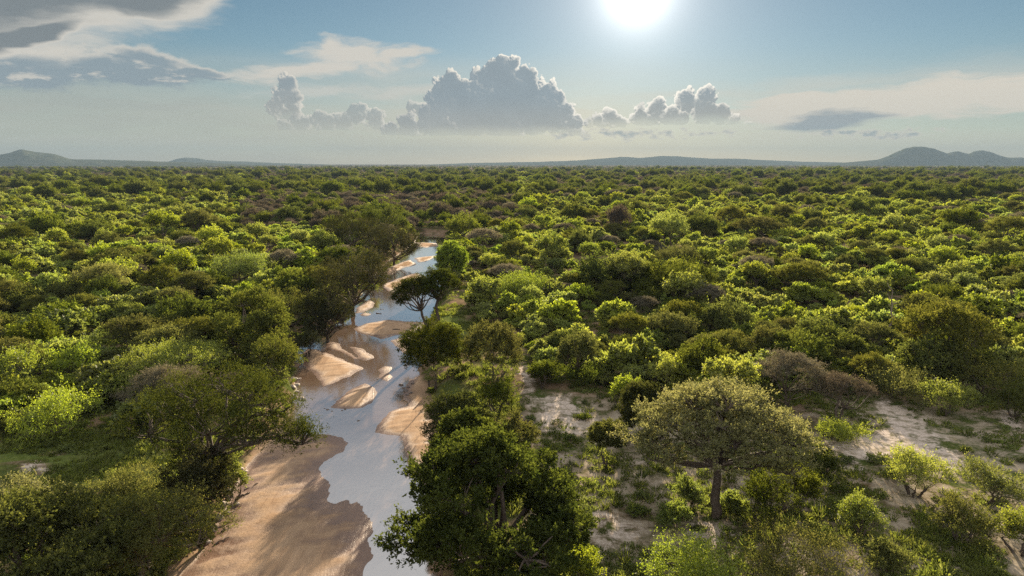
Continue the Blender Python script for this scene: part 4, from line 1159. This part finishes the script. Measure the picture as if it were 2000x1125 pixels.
NAMES = dict(bright=('leafy_bush', 'bush'), lime=('leafy_bush', 'bush'), mid=('leafy_bush', 'bush'), tall=('slender_tree', 'tree'), layer=('flat_topped_tree', 'tree'),
             dark=('dark_tree', 'tree'), feather=('acacia_tree', 'tree'), grey=('thorn_tree', 'tree'), rust=('brown_tree', 'tree'), low=('low_shrub', 'shrub'))
LIMIT = dict(leafy_bush=255, low_shrub=150, slender_tree=60, flat_topped_tree=60, dark_tree=70, acacia_tree=70, thorn_tree=60, brown_tree=50)
LOOK = dict(bright='bright green bush', lime='lime green bush', mid='mid green bush', tall='slender green tree', layer='flat topped lime tree',
            dark='dark domed tree', feather='olive feathery acacia', grey='grey thorn tree', rust='brown domed tree', low='low green shrub')
GROUP = dict(leafy_bush='leafy bushes of the scrub', low_shrub='low shrubs on open ground', slender_tree='slender trees in the scrub', flat_topped_tree='flat topped trees in the scrub',
             dark_tree='dark trees in the scrub', acacia_tree='feathery acacias in the scrub', thorn_tree='grey thorn trees in the scrub', brown_tree='brown trees in the scrub')
plants.sort(key=lambda p: -p[7] * (1.0 if p[0] != 'low' else 0.4))
seen_n, used_labels, rest = {}, {}, []
ORD = ['first', 'second', 'third', 'fourth', 'fifth', 'sixth', 'seventh', 'eighth', 'ninth', 'tenth', 'eleventh', 'twelfth', 'thirteenth', 'fourteenth', 'fifteenth',
       'sixteenth', 'seventeenth', 'eighteenth', 'nineteenth', 'twentieth']
marks = [h for h in HERO if h[3]]
chosen = []
for p in plants:
    nm = NAMES[p[0]][0]
    u, v = project(p[1], p[2], p[3])
    if seen_n.get(nm, 0) < LIMIT[nm] and -45 < u < 2045 and v < 1190 and p[2] < 400:
        seen_n[nm] = seen_n.get(nm, 0) + 1
        chosen.append(p)
    else:
        rest.append(p)
by_rel = {}
for n_, p in enumerate(chosen):
    best = min(marks, key=lambda h: math.hypot((h[0] - p[1]) * 1.0, h[1] - p[2]))
    dx, dy = p[1] - best[0], p[2] - best[1]
    if abs(dx) > abs(dy):
        rel = 'right of' if dx > 0 else 'left of'
    else:
        rel = 'behind' if dy > 0 else 'in front of'
    by_rel.setdefault((LOOK[p[0]], rel, best[3]), []).append((math.hypot(dx, dy), n_))
label_of = {}
for (look, rel, short), lst in by_rel.items():
    lst.sort()
    for k, (_d, n_) in enumerate(lst):
        if len(lst) == 1:
            label_of[n_] = '%s %s %s' % (look, rel, short)
        else:
            label_of[n_] = '%s %s %s %s' % ('nearest' if k == 0 else '%s nearest' % ORD[min(k, 19)], look, rel, short)
for n_, p in enumerate(chosen):
    k, x, y, z, rot, sx, sz, _a = p
    nm, cat = NAMES[k]
    pr = PROTO[k][n_ % len(PROTO[k])]
    put(nm, pr, (x, y, z - 0.05), rot, (sx, sx, sz), label_of[n_], cat, GROUP[nm], ('stem', 'foliage') if cat in ('bush', 'shrub') else ('trunk', 'crown'))

# ------------------------------------------------------------------ what nobody could count: the far scrub and the ground cover
def proto_collection(name, items):
    c = bpy.data.collections.new(name)
    for i, me in enumerate(items):
        c.objects.link(bpy.data.objects.new('%s_%03d' % (name, i), me))
    return c

def scatter_object(name, pts, rot, sxy, sz, idx, coll):
    me = bpy.data.meshes.new(name)
    me.vertices.add(len(pts))
    me.vertices.foreach_set('co', np.asarray(pts, dtype=np.float32).ravel())
    for nm, arr in (('rot', rot), ('sxy', sxy), ('sz', sz)):
        me.attributes.new(nm, 'FLOAT', 'POINT').data.foreach_set('value', np.asarray(arr, dtype=np.float32))
    me.attributes.new('pick', 'INT', 'POINT').data.foreach_set('value', np.asarray(idx, dtype=np.int32))
    o = link(name, me)
    ng = bpy.data.node_groups.new(name, 'GeometryNodeTree')
    ng.interface.new_socket('Geometry', in_out='INPUT', socket_type='NodeSocketGeometry')
    ng.interface.new_socket('Geometry', in_out='OUTPUT', socket_type='NodeSocketGeometry')
    N, L = ng.nodes, ng.links
    gi, go = N.new('NodeGroupInput'), N.new('NodeGroupOutput')
    ci = N.new('GeometryNodeCollectionInfo')
    ci.inputs['Collection'].default_value = coll
    ci.inputs['Separate Children'].default_value = True
    ci.inputs['Reset Children'].default_value = True
    ip = N.new('GeometryNodeInstanceOnPoints')
    ip.inputs['Pick Instance'].default_value = True
    def na(nm, ty):
        a = N.new('GeometryNodeInputNamedAttribute'); a.data_type = ty; a.inputs['Name'].default_value = nm
        return a.outputs['Attribute']
    cr, cs = N.new('ShaderNodeCombineXYZ'), N.new('ShaderNodeCombineXYZ')
    L.new(na('rot', 'FLOAT'), cr.inputs[2])
    s = na('sxy', 'FLOAT')
    L.new(s, cs.inputs[0]); L.new(s, cs.inputs[1]); L.new(na('sz', 'FLOAT'), cs.inputs[2])
    L.new(gi.outputs[0], ip.inputs['Points'])
    L.new(ci.outputs[0], ip.inputs['Instance'])
    L.new(na('pick', 'INT'), ip.inputs['Instance Index'])
    L.new(cr.outputs[0], ip.inputs['Rotation']); L.new(cs.outputs[0], ip.inputs['Scale'])
    L.new(ip.outputs[0], go.inputs[0])
    md = o.modifiers.new('scatter', 'NODES')
    md.node_group = ng
    return tag(o, kind='stuff')

keys, meshes = {}, []
for k, lst in PROTO.items():
    for H, Rr, _p, kw in lst:
        keys.setdefault(k, []).append(len(meshes))
        meshes.append(grow(name='wood', merge=True, **kw))
coll = proto_collection('scrub_plant', meshes)
P = [(p[1], p[2], p[3] - 0.05) for p in rest]
scatter_object('far_woodland', P, [p[4] for p in rest], [p[5] for p in rest], [p[6] for p in rest], [rnd.choice(keys[p[0]]) for p in rest], coll)

def grass_tuft(seed, n=46, r=0.32, h=0.42, mat='grass'):
    g = np.random.default_rng(seed)
    a = g.uniform(0, 6.28, n); q = r * np.sqrt(g.random(n))
    b = np.stack([np.cos(a) * q, np.sin(a) * q, np.zeros(n)], -1)
    d = norm(np.stack([np.cos(a) * 0.6, np.sin(a) * 0.6, np.ones(n)], -1) + g.normal(0, 0.3, (n, 3)))
    L = h * g.uniform(0.5, 1.3, (n, 1)); s = norm(np.cross(d, g.normal(0, 1, (n, 3)))) * 0.035
    v = np.stack([b - s, b + s, b + d * L + s * 0.2, b + d * L - s * 0.2], 1).reshape(-1, 3)
    return np_mesh('grass', v, np.arange(n * 4).reshape(n, 4), [M[mat]], g.random(n))
def herb(seed, n=60, r=0.42, h=0.3):
    g = np.random.default_rng(seed)
    d = sphere_dirs(n, g, 0.0)
    p = d * np.array([r, r, h]) * g.uniform(0.5, 1, (n, 1))
    ax = norm(d + g.normal(0, 0.6, (n, 3))); sd = norm(np.cross(ax, g.normal(0, 1, (n, 3)))); s = 0.16 * g.uniform(0.6, 1.4, (n, 1))
    v = np.stack([p, p + ax * s * 0.5 + sd * s * 0.3, p + ax * s, p + ax * s * 0.5 - sd * s * 0.3], 1).reshape(-1, 3)
    return np_mesh('herb', v, np.arange(n * 4).reshape(n, 4), [M['grass']], g.random(n))
gcoll = proto_collection('ground_plant', [grass_tuft(1), grass_tuft(2, 60, 0.4, 0.3), grass_tuft(3, 36, 0.25, 0.6), herb(4), herb(5, 80, 0.6, 0.35)])
gp = []
g = np.random.default_rng(99)
N = 60000
gy_ = 42 + (200 - 42) * g.random(N) ** 1.4
gx_ = g.uniform(-0.78, 0.78, N) * gy_
gzv, griv, gbare = ground_parts(gx_, gy_)
dens = fbm(gx_ / 6.0, gy_ / 6.0, 81, 4)
ok = (griv < 0.03) & (dens + g.random(N) * 0.3 > 0.62) & (gbare < g.normal(0.0, 1.2, N))
ch = poly_sd(gx_, gy_, CHANNEL)
ok &= ch < -0.9
inop_g = np.full(N, -50.0)
for p in OPEN:
    inop_g = np.maximum(inop_g, poly_sd(gx_, gy_, p))
gm_ = np.maximum(np.maximum(poly_sd(gx_, gy_, OPEN[1]), poly_sd(gx_, gy_, OPEN[2])), poly_sd(gx_, gy_, OPEN[3]))
ok &= (inop_g < 0) | (gm_ > 0) | (g.random(N) < 0.5)
ok |= (gm_ > 0) & (gbare < 0) & (griv < 0.03) & (g.random(N) < 0.5) & (dens > 0.45)
pts = np.stack([gx_, gy_, gzv - 0.02], -1)[ok]
n = len(pts)
sc = g.uniform(0.6, 1.5, n)
scatter_object('grass_and_herbs', pts, g.uniform(0, 6.28, n), sc, sc * g.uniform(0.6, 1.2, n), g.integers(0, 5, n), gcoll)
print('PLANTS', len(plants), 'chosen', len(chosen), seen_n, 'grass', n)

# ------------------------------------------------------------------ rocks, drift logs and roots along the river
def rock_mesh(seed, flat=0.6):
    bm = bmesh.new()
    bmesh.ops.create_icosphere(bm, subdivisions=3, radius=1.0)
    rr = random.Random(seed)
    off = Vector((rr.random() * 50, rr.random() * 50, rr.random() * 50))
    planes = [(Vector((rr.gauss(0, 1), rr.gauss(0, 1), rr.gauss(0, 0.8))).normalized(), rr.uniform(0.55, 0.85)) for _ in range(9)]
    for v in bm.verts:
        for nrm, dd in planes:
            k = v.co.dot(nrm) - dd
            if k > 0:
                v.co -= nrm * k * 0.9
        v.co *= 1 + 0.10 * mnoise.noise(v.co * 2.3 + off)
        v.co.z *= flat
    me = bpy.data.meshes.new('rock'); bm.to_mesh(me); bm.free()
    return me
rocks = [rock_mesh(i, 0.45 + 0.1 * (i % 3)) for i in range(5)]
def rock(u, v, px, k, label, mat='rock', rot=0.0, group=None):
    p = at(u, v, WATER_Z); z = gz(p.x, p.y)
    p = at(u, v, max(z, WATER_Z)); z = max(gz(p.x, p.y), WATER_Z - 0.05)
    d = (p - Vector((0, 0, CAM_H))).length
    s = px / FPX * d * 0.5
    me = rocks[k % 5]
    o = link('rock', me)
    if not me.materials:
        me.materials.append(M['rock'])
    o.material_slots[0].link = 'OBJECT'
    o.material_slots[0].material = M[mat]
    o.location = (p.x, p.y, z + s * 0.12); o.rotation_euler = (0, 0, rot); o.scale = (s, s * 0.8, s)
    return tag(o, label, 'rock', group)
ROCKS = [
    ('pale rocks along the foot of the left bank', 'small pale rock at the foot of the left bank beside the brown water', 'rock', [(664, 631, 6), (670, 627, 5), (676, 622, 7), (681, 618, 5), (660, 633, 4)]),
    ('pale rocks by the largest sand island', 'pale rock on the left bank beside the olive tree and the sand island', 'rock', [(574, 742, 16), (580, 752, 13), (572, 757, 15), (581, 765, 12), (577, 775, 10), (584, 740, 9), (590, 777, 9)]),
    ('dark rocks in the rapids on the right', 'dark wet rock in the shallow rapids under the leaning umbrella acacia', 'darkrock', [(797, 646, 11), (805, 641, 10), (812, 636, 12), (802, 651, 8), (818, 643, 11), (792, 652, 7), (811, 650, 9)]),
    ('dark rocks at the right bank', 'dark rock at the waterline below the round acacia', 'darkrock', [(783, 752, 11), (788, 758, 9), (792, 764, 12), (797, 757, 8), (802, 768, 10), (796, 772, 7), (806, 750, 9)]),
    ('stones in the stream', 'dark stone breaking the shallow water between the islands', 'darkrock', [(634, 798, 5), (640, 800, 7), (648, 803, 6), (668, 802, 5), (674, 799, 6), (700, 822, 7), (738, 741, 5)]),
    ('pale blocks of the eroded bank', 'pale block of earth and stone fallen from the eroded left bank', 'rock', [(446, 960, 22), (434, 985, 20), (442, 1003, 18), (424, 1012, 22), (456, 940, 16), (470, 915, 13), (478, 922, 11), (463, 985, 12), (415, 1035, 18), (404, 1060, 16)]),
    ('stones below the dark bend', 'stone in the river beside the tallest dark tree', 'darkrock', [(741, 579, 6), (744, 604, 4), (749, 604, 4), (728, 567, 5)])]
k = 0
for grp, lab, mt, pts in ROCKS:
    for (u, v, px) in pts:
        rock(u, v, px, k, lab, mt, k * 1.3, grp); k += 1
def log(u, v, du, dv, r, label, name='drift_log'):
    a, b = at(u, v, WATER_Z), at(u + du, v + dv, WATER_Z)
    za, zb = max(gz(a.x, a.y), WATER_Z), max(gz(b.x, b.y), WATER_Z)
    rng = np.random.default_rng(int(u + v))
    L = (b - a).length
    p = limb((a.x, a.y, za + r * 0.6), (b.x, b.y, zb + r * 0.6), rng, 0.05, 7)
    tip = p[4] + np.array([0.1 * L, 0.15 * L, 0.12 * L])
    v_, q = tubes([(p, np.linspace(r, r * 0.5, 7)), (limb(p[4], tip, rng, 0.1, 4), np.linspace(r * 0.5, r * 0.15, 4))], 7)
    return tag(link(name, np_mesh(name, v_, q, [M['bark']], smooth=True)), label, 'log')
log(767, 646, 14, 0, 0.14, 'dark drift log lying on the sandbar under the leaning umbrella acacia')
log(735, 612, 10, 1, 0.12, 'dark drift log stranded in the bright water by the small sand islet')
log(466, 972, 22, -8, 0.10, 'thin drift branch on the sand below the leaning acacia')
log(478, 958, 26, -12, 0.07, 'broken root lying across the sand near the eroded bank')
for i, (u, v, du, dv) in enumerate([(432, 1040, 26, -14), (440, 1022, 20, -16), (418, 1066, 30, -14), (452, 1003, 18, -14), (470, 935, 8, -20)]):
    log(u, v, du, dv, 0.06, 'bare root running down the eroded left bank to the sand', 'bare_root')['group'] = 'roots of the eroded bank'
# ------------------------------------------------------------------ haze
if USE_HAZE:
    hm, n, out = material('thin dusty air')
    v = n.new('ShaderNodeVolumePrincipled')
    v.inputs['Density Attribute'].default_value = ''
    v.inputs['Color'].default_value = HAZE_COL + (1,)
    v.inputs['Density'].default_value = HAZE_D
    v.inputs['Anisotropy'].default_value = 0.0
    n.t.links.new(v.outputs[0], out.inputs['Volume'])
    bm = bmesh.new()
    bmesh.ops.create_cube(bm, size=1.0)
    for vt in bm.verts:
        vt.co = Vector((vt.co.x * 40000, vt.co.y * 34000, 400 if vt.co.z > 0 else -14.0))
    me = bpy.data.meshes.new('haze'); bm.to_mesh(me); bm.free()
    me.materials.append(hm)
    tag(link('haze', me), kind='stuff')
